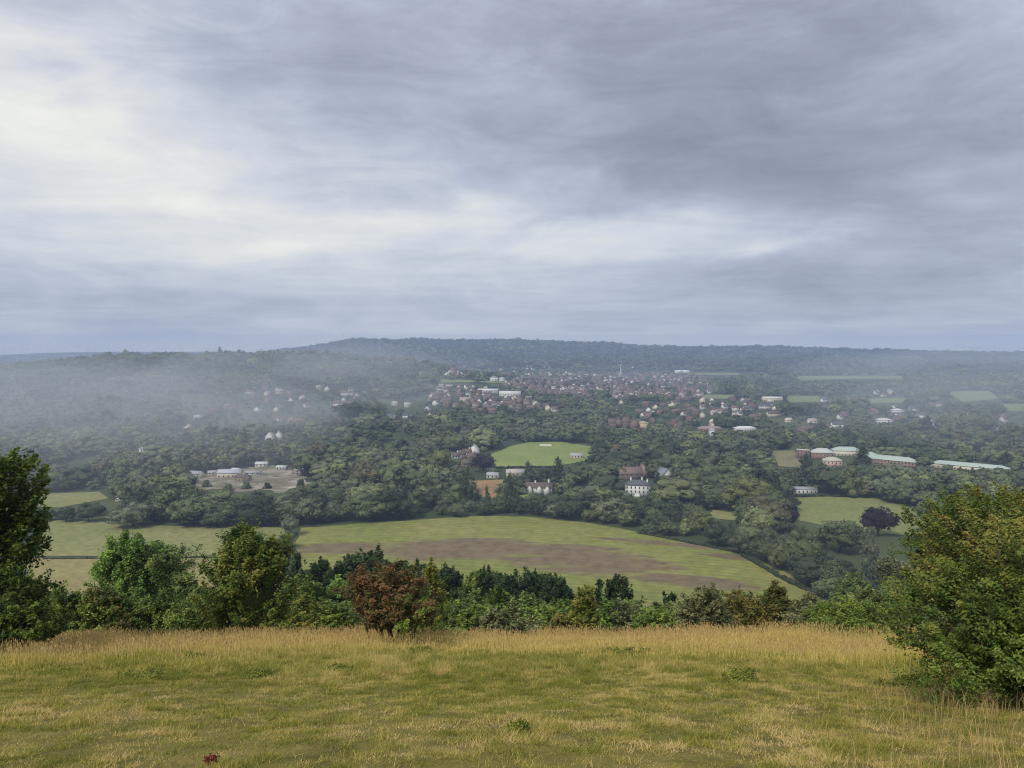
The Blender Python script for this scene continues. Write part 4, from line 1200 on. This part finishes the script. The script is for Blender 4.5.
# behind the edge: yews and scrub down the slope
for px, top, w, Y, mat, st, lab in (
    (601, 582, 20, 70, 'yew', 'bush', 'small dark tree half behind the dark green dome'), (618, 579, 44, 62, 'yew', 'dome', 'dark green dome shaped tree beside the yellow green juniper'),
    (670, 594, 20, 60, 'yew', 'bush', 'small dark pointed yew beside the grey green bush'), (655, 602, 26, 58, 'grey', 'bush', 'low grey scrub before the small pointed yew'),
    (298, 558, 37, 105, 'yew', 'dome', 'dark yew next to the yellow green shoots'), (322, 561, 55, 98, 'yew', 'dome', 'broad dark yew first past the yellow green shoots'),
    (352, 557, 52, 100, 'yew', 'dome', 'dark yew behind the pale scrub, touching the russet bush'), (372, 553, 58, 108, 'yew', 'dome', 'tallest dark yew rising over the russet bush'),
    (405, 566, 58, 100, 'yew', 'dome', 'dark yew hidden behind the russet bush'), (427, 564, 37, 112, 'yew', 'bush', 'pointed dark yew behind the slender shoots'),
    (448, 569, 49, 104, 'yew', 'dome', 'dark yew beside the slender shoots'), (470, 576, 36, 100, 'dark', 'dome', 'dark green tree in the yew row, less dark than its neighbours'),
    (487, 571, 49, 110, 'yew', 'dome', 'narrow dark yew, mid row, with pointed top'), (508, 575, 52, 104, 'yew', 'dome', 'dark yew second from the narrow pointed one'),
    (534, 573, 49, 108, 'yew', 'dome', 'dark yew of two humps past mid row'), (556, 576, 46, 104, 'yew', 'dome', 'last dark yew before the yellow green juniper'),
    (306, 577, 54, 60, 'mid', 'bush', 'soft green tree under the first broad yew'), (340, 581, 44, 62, 'ash', 'bush', 'bright green bush between yews and russet bush'),
    (305, 597, 50, 40, 'yellow', 'bush', 'yellowish low scrub right beside the upright shoots'), (337, 603, 40, 38, 'mid', 'bush', 'low green scrub just left of the russet bush'),
    (443, 592, 44, 52, 'mid', 'bush', 'green bush right of the russet bush'), (470, 594, 40, 60, 'teal', 'bush', 'round blue green bush under the yew row'),
    (497, 588, 44, 64, 'dark', 'bush', 'dark bushy tree under the narrow yew'), (462, 608, 44, 42, 'mid', 'bush', 'low green scrub nearest the grass under the blue green bush'),
    (512, 601, 30, 44, 'pale', 'shoots', 'pale green pointed bush at the grass edge'), (537, 596, 48, 56, 'teal', 'bush', 'rounded bluish bush below the two humped yew'),
    (560, 602, 44, 48, 'mid', 'bush', 'mid green scrub beside the juniper'), (492, 609, 36, 40, 'grey', 'bush', 'greyish low scrub at the grass edge, mid way along'),
    (562, 614, 26, 36, 'rust', 'bush', 'small brownish scrub at the foot of the juniper'), (625, 602, 52, 46, 'ash', 'bush', 'bright green low bush under the dark dome'),
    (605, 606, 34, 42, 'mid', 'bush', 'green scrub right by the juniper'), (650, 608, 44, 42, 'mid', 'bush', 'green low bush under the small pointed yew'),
    (680, 607, 40, 44, 'mid', 'bush', 'green bush touching the grey green rounded bush'), (735, 604, 40, 44, 'grey', 'bush', 'dull scrub between grey green and brown bushes'),
    (850, 577, 44, 150, 'teal', 'dome', 'hazy blue green dome tree under the big corner trees'), (884, 582, 40, 110, 'teal', 'dome', 'bluish tree close behind the turning shrub'),
    (893, 560, 40, 170, 'grey', 'dome', 'grey tree half hidden by the turning shrub'), (812, 593, 44, 75, 'grey', 'bush', 'grey green slope scrub under the blue green dome tree'),
    (840, 592, 50, 62, 'teal', 'bush', 'bluish scrub in front of the blue green dome tree'), (900, 598, 60, 45, 'mid', 'bush', 'green bush tucked against the turning shrub'),
    (772, 598, 50, 60, 'dark', 'bush', 'dark scrub behind the rusty pointed bush'),
    (40, 592, 60, 40, 'dark', 'bush', 'dark bush beside the dark leafy tree, behind the grass'), (93, 596, 40, 42, 'teal', 'bush', 'bluish low bush under the ash tree'),
    (128, 598, 50, 44, 'mid', 'bush', 'green scrub under the middle of the ash tree'), (176, 600, 50, 42, 'dark', 'bush', 'dark scrub under the far side of the ash tree'),
    (268, 600, 50, 40, 'dark', 'bush', 'dark low scrub behind the upright shoots')):
    plant({'yew': 'yew_tree', }.get(mat, 'bush') if st != 'dome' else ('yew_tree' if mat == 'yew' else 'broadleaf_tree'), lab, 'tree' if st in ('dome', 'cone') else 'bush', px, top, w, Y, mat, st,
          0.045 + 0.0016 * Y, stems=1 if st in ('dome', 'cone') else 4, core=.72, nl=14)
# nameless scrub filling the hillside behind them
spots = [(34 + i * 17 + random.uniform(-6, 6), random.uniform(606, 613), random.uniform(38, 52)) for i in range(36)] + [(660 + i * 17, random.uniform(609, 615), random.uniform(36, 46)) for i in range(15)]
SC = []
for k, mt in enumerate(('mid', 'dark', 'grey', 'teal')):
    rng = np.random.default_rng(60 + k)
    bl = style_blobs('bush', 3.0, 2.6, rng)
    V, Q, tone, C, A1_ = spray_cloud(bl, 9000, 0.075, 0.5, rng)
    cb = MB(); blob_core(cb, bl[:1], .7, rng); cv, ct = np.concatenate(cb.V), np.concatenate(cb.T)
    a = mk('crown', np.concatenate([V, cv]), [Q.astype(np.int32), (ct + len(V)).astype(np.int32)], LM[mt], tone=np.concatenate([tone, np.full(len(ct), .1)]), link=False)  # darkest tone on the hidden core stands in for inner shade
    tb = MB(); limbs(tb, C, .08, rng, 12, 4, .3, .3)
    SC.append((a, tb.build('trunk', M_BARK, link=False), ('mid green', 'dark green', 'grey olive', 'blue green')[k]))
for px, top, Y in spots:
    p, H, mpp = spot(px, Y, top)
    a, b, tone = random.choice(SC)
    lab = f'{tone} scrub lining the slope just under the ' + ('dry grass edge by the ash tree' if px < 300 else 'dry grass edge before the yews' if px < 640 else 'dry grass edge by the rusty bush')
    t = empty('scrub_bush', p, lab, 'bush', lab, random.uniform(0, 6.28)); s = max(H, .8) / 2.5; t.scale = (s * random.uniform(.9, 1.5), s * random.uniform(.9, 1.5), s)
    for q in (a, b): o = q.copy(); COL.objects.link(o); o.parent = t

# ------------------------------------------------------------------ the meadow's grass
def grass_mat(name, stops):
    m, nt, b = new_mat(name)
    a = N(nt, 'ShaderNodeAttribute', attribute_name='tone')
    c = ramp(nt, stops, a.outputs['Fac'])
    nt.links.new(c, b.inputs['Base Color']); b.inputs['Roughness'].default_value = 0.7
    t = N(nt, 'ShaderNodeBsdfTranslucent'); nt.links.new(c, t.inputs[0])
    mx = N(nt, 'ShaderNodeMixShader'); mx.inputs[0].default_value = 0.35
    nt.links.new(b.outputs[0], mx.inputs[1]); nt.links.new(t.outputs[0], mx.inputs[2]); nt.links.new(mx.outputs[0], nt.nodes['Material Output'].inputs[0])
    return m


M_SHORT = grass_mat('short_grass', [(0.0, (0.195, 0.215, 0.034)), (0.35, (0.375, 0.35, 0.068)), (0.65, (0.56, 0.445, 0.14)), (1.0, (0.75, 0.57, 0.27))])
M_TALL = grass_mat('dry_grass', [(0.0, (0.29, 0.33, 0.045)), (0.3, (0.52, 0.455, 0.085)), (0.6, (0.71, 0.56, 0.165)), (1.0, (0.80, 0.655, 0.30))])
M_SEED = grass_mat('seed_heads', [(0.0, (0.48, 0.33, 0.13)), (1.0, (0.68, 0.5, 0.22))])


def scatter(n, y0, y1, dens, rng):
    """points over the part of the slope in front of the camera, denser where asked"""
    X, Y = [], []; got = 0
    while got < n:
        m = n * 2
        y = np.sqrt(rng.uniform(y0 * y0, y1 * y1, m)); x = rng.uniform(-1, 1, m) * (0.74 * y + 2.2)
        k = rng.random(m) < dens(x, y)
        X.append(x[k]); Y.append(y[k]); got += k.sum()
    return np.concatenate(X)[:n], np.concatenate(Y)[:n]


def tallness(x, y):
    """0 on the grazed turf, 1 in the standing hay"""
    e = 21.0 + 3.4 * (fbm(x / 2.6 + 20, y / 2.6, 61, 3) - 0.5) * 2 - 2.5 * smooth(-2, -12, x) - 5.5 * smooth(4.5, 11, x) + 1.2 * np.exp(-((x - 1) / 4) ** 2)
    return smooth(e - 4.0, e + 5.5, y)


def blade_mesh(name, x, y, ln, wd, lean, tone, mat, rng, bend=True, label=''):
    n = len(x); z = ground_h(x, y) - 0.01
    a = rng.uniform(0, 2 * math.pi, n); side = np.stack([np.cos(a), np.sin(a), np.zeros(n)], 1) * (wd / 2)[:, None]
    la = rng.uniform(0, 2 * math.pi, n) ; ld = np.stack([np.cos(la), np.sin(la), np.zeros(n)], 1) * (lean * ln)[:, None]
    B = np.stack([x, y, z], 1); up = np.stack([np.zeros(n), np.zeros(n), ln], 1)
    M_ = B + up * 0.55 + ld * 0.28; T_ = B + up * (1 - 0.25 * lean[:, None]) + ld
    if bend:
        V = np.stack([B - side, B + side, M_ + side * .8, M_ - side * .8, T_], 1).reshape(-1, 3)
        i = np.arange(n)[:, None] * 5
        Q = i + np.array([[0, 1, 2, 3]]); T = i + np.array([[3, 2, 4]])
        o = mk(name, V, [Q.astype(np.int32), T.astype(np.int32)], mat, tone=np.concatenate([tone, np.clip(tone + .06, 0, 1)]))
    else:
        V = np.stack([B - side, B + side, T_], 1).reshape(-1, 3)
        T = np.arange(n)[:, None] * 3 + np.array([[0, 1, 2]])
        o = mk(name, V, [T.astype(np.int32)], mat, tone=tone)
    o['kind'] = 'stuff'; o['label'] = label
    return T_


rng = np.random.default_rng(5)
patch = lambda x, y, s, sd: fbm(x / s + 11, y / s + 3, sd, 3)
# grazed turf
x, y = scatter(760000, 4.6, 24, lambda x, y: np.clip(1.15 - 0.035 * y, .2, 1) * (0.12 + 0.88 * smooth(.40, .56, patch(x, y, .22, 41))) * (1 - 0.6 * tallness(x, y)), rng)
tus = smooth(.45, .62, patch(x, y, .28, 43)); big = patch(x, y, 3.5, 45)
ln = rng.uniform(.016, .042, len(x)) * (1 + 1.3 * tus) * (1 + 1.4 * smooth(11, 20, y)) * (1 + .5 * smooth(.55, .7, big))
tn_ = np.clip(.45 + .75 * (big - .5) - .16 * tus + rng.normal(0, .24, len(x)) + 1.5 * (patch(x, y, .4, 47) - .5) - .12 * smooth(11, 15, y) * (1 - smooth(0, 6, x)), 0, 1)
blade_mesh('short_grass', x, y, ln, rng.uniform(.004, .009, len(x)) * (1 + y / 22), np.abs(rng.normal(.8, .45, len(x))), tn_, M_SHORT, rng, False, 'short grazed grass of mixed green and straw on the hillside')
# standing hay towards the edge
x, y = scatter(190000, 10, 31.5, lambda x, y: tallness(x, y) * (0.45 + 0.55 * smooth(.35, .6, patch(x, y, .9, 51))), rng)
tl = tallness(x, y)
ln = rng.uniform(.08, .34, len(x)) * (.22 + .78 * tl) * (.45 + 1.1 * patch(x, y, 1.3, 52))
green = smooth(.52, .68, patch(x, y, 2.4, 53))
tn_ = np.clip(.30 + .32 * smooth(15, 25, y) + rng.normal(0, .16, len(x)) - .35 * green * (1 - smooth(22, 27, y)), 0, 1)
blade_mesh('meadow_grass', x, y, ln, rng.uniform(.006, .012, len(x)) * (1 + y / 30), np.abs(rng.normal(.35, .2, len(x))), tn_, M_TALL, rng, True, 'standing golden and green grass below the mown turf')
x, y = scatter(46000, 10, 31.5, lambda x, y: tallness(x, y) ** 2 * (0.3 + 0.7 * smooth(.4, .62, patch(x, y, 1.3, 55))), rng)
ln = rng.uniform(.32, .60, len(x)) * (.35 + .65 * tallness(x, y)) * (.5 + 1.0 * patch(x, y, 1.3, 52))
tip = blade_mesh('hay_stems', x, y, ln, rng.uniform(.004, .007, len(x)) * (1 + y / 40), np.abs(rng.normal(.2, .14, len(x))), np.clip(rng.normal(.75, .15, len(x)), 0, 1), M_TALL, rng, True, 'thin dry grass stems standing above the meadow')
n = len(tip); a = rng.uniform(0, 6.28, n); sd_ = np.stack([np.cos(a), np.sin(a), np.zeros(n)], 1) * .011
V = np.stack([tip + [0, 0, -.05], tip + sd_ + [0, 0, .01], tip + [0, 0, .06], tip - sd_ + [0, 0, .01]], 1).reshape(-1, 3)
o = mk('seed_heads', V, [np.arange(4 * n).reshape(-1, 4).astype(np.int32)], M_SEED, tone=rng.random(n)); o['kind'] = 'stuff'; o['label'] = 'fine seed heads of the dry meadow grass'
# long straws near the turning shrub
x, y = scatter(2400, 5.2, 14, lambda x, y: smooth(.34, .66, x / y + .25 * (patch(x, y, 1.2, 57) - .5)) ** 1.5, rng)
tip = blade_mesh('straw_stems', x, y, rng.uniform(.12, .5, len(x)), rng.uniform(.004, .007, len(x)), np.abs(rng.normal(.35, .2, len(x))), np.clip(rng.normal(.6, .3, len(x)), 0, 1), M_SEED, rng, True, 'loose straw coloured stems near the turning shrub')
# weeds
LM['weed'] = leaf_mat('weed_leaves', [(0.1, (0.13, 0.155, 0.022)), (0.5, (0.21, 0.235, 0.035)), (0.9, (0.34, 0.33, 0.06))])
LM['dock'] = leaf_mat('dock_leaves', [(0.1, (0.08, 0.04, 0.02)), (0.5, (0.15, 0.08, 0.04)), (0.9, (0.24, 0.15, 0.06))])
for px, py, w, h, mt, lab in ((200, 660, 28, .22, 'weed', 'dark weed clump in the golden grass below the ash tree'), (135, 679, 46, .16, 'weed', 'wide flat green weed clump in turf, furthest from the shrubs'),
                              (338, 673, 30, .24, 'weed', 'darkest weed clump in the turf below the russet bush'), (415, 655, 34, .26, 'weed', 'grassy weed clump right under the russet bush'),
                              (258, 678, 36, .14, 'weed', 'low weed clump between the darkest clump and the wide flat one'), (738, 682, 44, .24, 'weed', 'fresh green weed clump before the tall grass, under the grey green bush'),
                              (897, 686, 66, .36, 'weed', 'large dark weed clump beside the turning shrub'), (630, 655, 50, .2, 'weed', 'long green weed clump at the start of the tall grass'),
                              (128, 632, 22, .45, 'dock', 'brown dried dock plant at the grass edge before the ash tree'), (520, 731, 14, .09, 'weed', 'small dark weed tuft in the trodden turf')):
    p = at(px, py); d = p.y * CT - (p.z - EYE) * ST; ww = w / F * d; rng = np.random.default_rng(px)
    t = empty('weed_clump' if mt == 'weed' else 'dock_plant', p, lab, 'plant')
    bl = [(rng.uniform(-.35, .35) * ww, rng.uniform(-.3, .3) * ww, h * .18, ww * .22, ww * .16, h * .25) for _ in range(9)]
    V, Q, tone, C = crown_cloud(bl, 120, int(2500 + 4000 * ww), .02 if mt == 'weed' else .03, .08, rng, up=.5)
    mk('leaves', V, [Q.astype(np.int32)], LM[mt], t, tone=tone)
p = at(211, 764); t = empty('red_sprig', p, 'small sprig of dark red leaves lying in the turf', 'plant')
rng = np.random.default_rng(2); m = leaf_mat('red_sprig_leaves', [(0.2, (0.10, 0.02, 0.015)), (0.8, (0.24, 0.05, 0.03))])
V, Q, tone, C = crown_cloud([(0, 0, .05, .05, .04, .05)], 20, 60, .022, .04, rng); mk('leaves', V, [Q.astype(np.int32)], m, t, tone=tone)


# ------------------------------------------------------------------ air
def volume_box(name, V, Q, density, colour, aniso=0.0, smooth_s=False):
    m = bpy.data.materials.new(name); m.use_nodes = True; nt = m.node_tree; nt.nodes.clear()
    v = N(nt, 'ShaderNodeVolumePrincipled'); out = N(nt, 'ShaderNodeOutputMaterial')
    v.inputs['Color'].default_value = (*colour, 1); v.inputs['Density'].default_value = density; v.inputs['Anisotropy'].default_value = aniso
    nt.links.new(v.outputs[0], out.inputs['Volume'])
    o = mk(name, V, Q, m, smooth_shade=smooth_s); o['kind'] = 'stuff'
    return o


zlow, ztop = -14.0, 232.0
mb = MB(); mb.box(-7300, 7300, -7300, 7300, zlow, ztop)
hz = volume_box('haze', np.concatenate(mb.V), [np.concatenate(mb.Q)], 1.8e-4, (0.54, 0.69, 1.0), 0.0)
hz['label'] = 'thin bluish haze filling the whole valley'


def mist(px, py, dist, rx, ry, rz, dens, rot=0.0):
    d = ray(px, py); p = d / d[1] * dist + np.array([0, 0, EYE])
    import bmesh
    bm = bmesh.new(); bmesh.ops.create_icosphere(bm, subdivisions=4, radius=1)
    V = np.array([v.co for v in bm.verts]); T = np.array([[v.index for v in f.verts] for f in bm.faces]); bm.free()
    V = V * (1 + 0.25 * (fbm(V[:, 0] * 1.6 + px, V[:, 1] * 1.6 + V[:, 2], int(px), 2) - 0.5))[:, None]
    V = V * np.array([rx, ry, rz]) @ np.array([[math.cos(rot), math.sin(rot), 0], [-math.sin(rot), math.cos(rot), 0], [0, 0, 1]]) + p
    V[:, 2] = np.maximum(V[:, 2], -10)
    o = volume_box('mist_bank', V, [T.astype(np.int32)], dens, (0.92, 0.95, 1.0), smooth_s=True)
    o['label'] = 'drifting bank of low pale mist over the valley woods'
    return o


for a in ((40, 450, 780, 330, 250, 95, 0.00097), (-40, 440, 1000, 520, 260, 130, 0.00059, 0.2), (130, 420, 1250, 520, 300, 140, 0.00046),
          (90, 405, 1150, 190, 160, 60, 0.00054, 0.3), (230, 430, 1000, 210, 150, 50, 0.00054, -0.2), (365, 388, 1500, 210, 240, 90, 0.00078),
          (345, 368, 1600, 150, 160, 70, 0.00078), (285, 395, 1350, 300, 240, 95, 0.00054), (960, 398, 1600, 460, 300, 110, 0.00048, -0.2),
          (1030, 440, 950, 300, 230, 90, 0.00084), (900, 400, 1300, 190, 150, 60, 0.00048), (1000, 362, 3300, 600, 300, 80, 0.00060),
          (20, 385, 1500, 160, 150, 45, 0.00093, .3), (150, 392, 1400, 140, 120, 40, 0.00093), (215, 372, 1650, 130, 150, 55, 0.00093, .4), (300, 425, 1050, 120, 110, 32, 0.00093),
          (120, 445, 850, 110, 90, 28, 0.00109, .2), (60, 425, 1000, 130, 110, 35, 0.00093), (395, 405, 1250, 120, 130, 45, 0.00078), (440, 368, 2300, 190, 200, 45, 0.00060),
          (640, 380, 2200, 420, 300, 45, 0.00036), (760, 400, 1700, 260, 200, 40, 0.00036), (870, 372, 2500, 260, 220, 60, 0.00048)):
    mist(*a[:6], a[6] * 0.72, *a[7:])

# ------------------------------------------------------------------ sky and light
world = bpy.data.worlds.new('World'); scene.world = world; world.use_nodes = True
nt = world.node_tree; nt.nodes.clear()
SUN_EL, SUN_AZ = R(48), R(215)     # azimuth measured from +Y towards +X
sky = N(nt, 'ShaderNodeTexSky', sky_type='NISHITA'); sky.sun_disc = False
sky.sun_elevation = SUN_EL; sky.sun_rotation = SUN_AZ
tc = N(nt, 'ShaderNodeTexCoord'); dirv = tc.outputs['Generated']
sp = N(nt, 'ShaderNodeSeparateXYZ'); nt.links.new(dirv, sp.inputs[0])
X, Y, Z = sp.outputs
# cloud deck coordinates: where the direction meets a level layer
zc = mth(nt, 'ADD', mth(nt, 'MAXIMUM', Z, 0.0), 0.06)
cu, cv = mth(nt, 'DIVIDE', X, zc), mth(nt, 'DIVIDE', Y, zc)
cb = N(nt, 'ShaderNodeCombineXYZ'); nt.links.new(cu, cb.inputs[0]); nt.links.new(cv, cb.inputs[1])
mp = N(nt, 'ShaderNodeMapping'); mp.inputs['Rotation'].default_value = (0, 0, R(-24)); mp.inputs['Scale'].default_value = (0.42, 0.85, 1)
nt.links.new(cb.outputs[0], mp.inputs[0])
n1 = noise(nt, 0.75, 9, mp.outputs[0], 0.62)
n2 = noise(nt, 2.6, 7, mp.outputs[0], 0.6)
# view-independent sky angles, bent a little so that bands do not look drawn
az = mth(nt, 'ARCTAN2', X, Y)
el = mth(nt, 'ARCSINE', Z)
n3 = noise(nt, 3.2, 5, dirv, 0.6)
n4 = N(nt, 'ShaderNodeTexNoise'); n4.inputs['Scale'].default_value = 4.0; n4.inputs['Detail'].default_value = 5
mo = N(nt, 'ShaderNodeMapping'); mo.inputs['Location'].default_value = (4, 2, 7); mo.inputs['Scale'].default_value = (1, 1, 2.2); nt.links.new(dirv, mo.inputs[0]); nt.links.new(mo.outputs[0], n4.inputs['Vector'])
az = mth(nt, 'ADD', az, mth(nt, 'MULTIPLY_ADD', n3, 0.40, -0.20))
elw = mth(nt, 'ADD', el, mth(nt, 'MULTIPLY', mth(nt, 'MULTIPLY_ADD', n4.outputs['Fac'], 0.30, -0.15), mth(nt, 'MULTIPLY_ADD', el, 1.6, 0.12, clamp=True)))


def azel(px, py):
    d = ray(px, py); d = d / np.linalg.norm(d)
    return math.atan2(d[0], d[1]), math.asin(d[2])


val = None
for (px, py, sx_, sy_, ang, amp) in (
    (150, 150, 330, 58, 17, 0.26), (20, 105, 130, 75, 10, 0.14), (60, 200, 220, 70, 5, 0.10), (280, 240, 140, 13, -4, 0.17), (470, 222, 190, 20, 4, 0.18),
    (660, 243, 170, 18, -2, 0.24), (805, 243, 90, 7, -10, 0.22), (900, 315, 110, 5, 0, 0.13), (600, 331, 330, 7, 0, 0.10), (330, 82, 100, 50, 15, -0.10),
    (690, 50, 220, 80, 8, -0.19), (900, 185, 200, 80, 0, -0.15), (610, 145, 170, 28, 12, -0.12), (150, 310, 260, 32, 0, -0.07), (1010, 50, 110, 90, 0, 0.10), (545, 95, 70, 45, 20, 0.10),
    (512, 350, 1200, 22, 0, 0.42), (40, 150, 300, 130, 12, 0.09), (820, 110, 330, 110, 0, -0.09), (40, 10, 200, 50, 0, -0.02), (860, 282, 170, 16, 0, -0.06), (480, 290, 200, 14, 0, 0.04)):
    a0, e0 = azel(px, py); a = -R(ang)
    u0 = mth(nt, 'SUBTRACT', az, a0); v0 = mth(nt, 'SUBTRACT', elw, e0)
    u = mth(nt, 'ADD', mth(nt, 'MULTIPLY', u0, math.cos(a)), mth(nt, 'MULTIPLY', v0, math.sin(a)))
    v = mth(nt, 'SUBTRACT', mth(nt, 'MULTIPLY', v0, math.cos(a)), mth(nt, 'MULTIPLY', u0, math.sin(a)))
    u = mth(nt, 'DIVIDE', u, sx_ / F); v = mth(nt, 'DIVIDE', v, sy_ / F)
    e_ = mth(nt, 'EXPONENT', mth(nt, 'MULTIPLY', mth(nt, 'ADD', mth(nt, 'MULTIPLY', u, u), mth(nt, 'MULTIPLY', v, v)), -1.0))
    g = mth(nt, 'MULTIPLY', e_, amp)
    val = g if val is None else mth(nt, 'ADD', val, g)
ae = N(nt, 'ShaderNodeCombineXYZ'); nt.links.new(mth(nt, 'ARCTAN2', X, Y), ae.inputs[0]); nt.links.new(mth(nt, 'MULTIPLY', el, 3.4), ae.inputs[1])
rt = N(nt, 'ShaderNodeMapping'); rt.inputs['Rotation'].default_value = (0, 0, R(20)); nt.links.new(ae.outputs[0], rt.inputs[0])
n5 = N(nt, 'ShaderNodeTexNoise'); n5.inputs['Scale'].default_value = 4.2; n5.inputs['Detail'].default_value = 9; n5.inputs['Roughness'].default_value = 0.64; n5.inputs['Distortion'].default_value = 1.1
nt.links.new(rt.outputs[0], n5.inputs['Vector'])
n6 = N(nt, 'ShaderNodeTexNoise'); n6.inputs['Scale'].default_value = 11; n6.inputs['Detail'].default_value = 7; n6.inputs['Roughness'].default_value = 0.6; n6.inputs['Distortion'].default_value = 0.4
nt.links.new(ae.outputs[0], n6.inputs['Vector'])
val = mth(nt, 'ADD', val, mth(nt, 'MULTIPLY_ADD', n5.outputs['Fac'], 0.50, -0.25))
val = mth(nt, 'ADD', val, mth(nt, 'MULTIPLY_ADD', n6.outputs['Fac'], 0.20, -0.10))
val = mth(nt, 'ADD', val, 0.40)
val = mth(nt, 'ADD', val, mth(nt, 'MULTIPLY_ADD', n1, 0.30, -0.15))
val = mth(nt, 'ADD', val, mth(nt, 'MULTIPLY_ADD', n2, 0.20, -0.10))
cloud = ramp(nt, [(0.0, (0.20, 0.215, 0.28)), (0.2, (0.285, 0.305, 0.38)), (0.42, (0.41, 0.445, 0.53)), (0.62, (0.565, 0.59, 0.64)), (0.82, (0.71, 0.715, 0.68)), (1.0, (0.84, 0.83, 0.75))], val)
nis = N(nt, 'ShaderNodeVectorMath', operation='SCALE'); nt.links.new(sky.outputs[0], nis.inputs[0]); nis.inputs['Scale'].default_value = 0.10
mixed = mixc(nt, 0.93, nis.outputs[0], cloud)
bg = N(nt, 'ShaderNodeBackground'); bg.inputs[1].default_value = 1.0
nt.links.new(mixed, bg.inputs[0])
wout = N(nt, 'ShaderNodeOutputWorld'); nt.links.new(bg.outputs[0], wout.inputs[0])

sl = bpy.data.lights.new('sun', 'SUN'); sl.energy = 2.4; sl.angle = R(14); sl.color = (1.0, 0.95, 0.86)
so = bpy.data.objects.new('sun', sl); COL.objects.link(so)
sd = Vector((math.sin(SUN_AZ) * math.cos(SUN_EL), math.cos(SUN_AZ) * math.cos(SUN_EL), math.sin(SUN_EL)))
so.rotation_euler = sd.to_track_quat('Z', 'Y').to_euler(); so.location = (0, -50, 200)

# ------------------------------------------------------------------ camera, render
cd = bpy.data.cameras.new('camera'); cam = bpy.data.objects.new('camera', cd); COL.objects.link(cam)
cam.location = (0, 0, EYE); cam.rotation_euler = (math.pi / 2 - TILT, 0, 0)
cd.sensor_width = 36; cd.lens = 36 * F / 1024; cd.clip_start = 0.1; cd.clip_end = 40000
scene.camera = cam
scene.view_settings.view_transform = 'Standard'; scene.view_settings.look = 'None'
scene.view_settings.exposure = 0.28; scene.view_settings.gamma = 1.0
scene.render.engine = 'CYCLES'
cy = scene.cycles
cy.max_bounces = 5; cy.diffuse_bounces = 3; cy.glossy_bounces = 2; cy.transmission_bounces = 3; cy.volume_bounces = 1; cy.transparent_max_bounces = 6
cy.use_denoising = True; cy.denoising_prefilter = 'FAST'; cy.pixel_filter_type = 'BLACKMAN_HARRIS'; cy.filter_width = 1.05
cy.caustics_reflective = False; cy.caustics_refractive = False
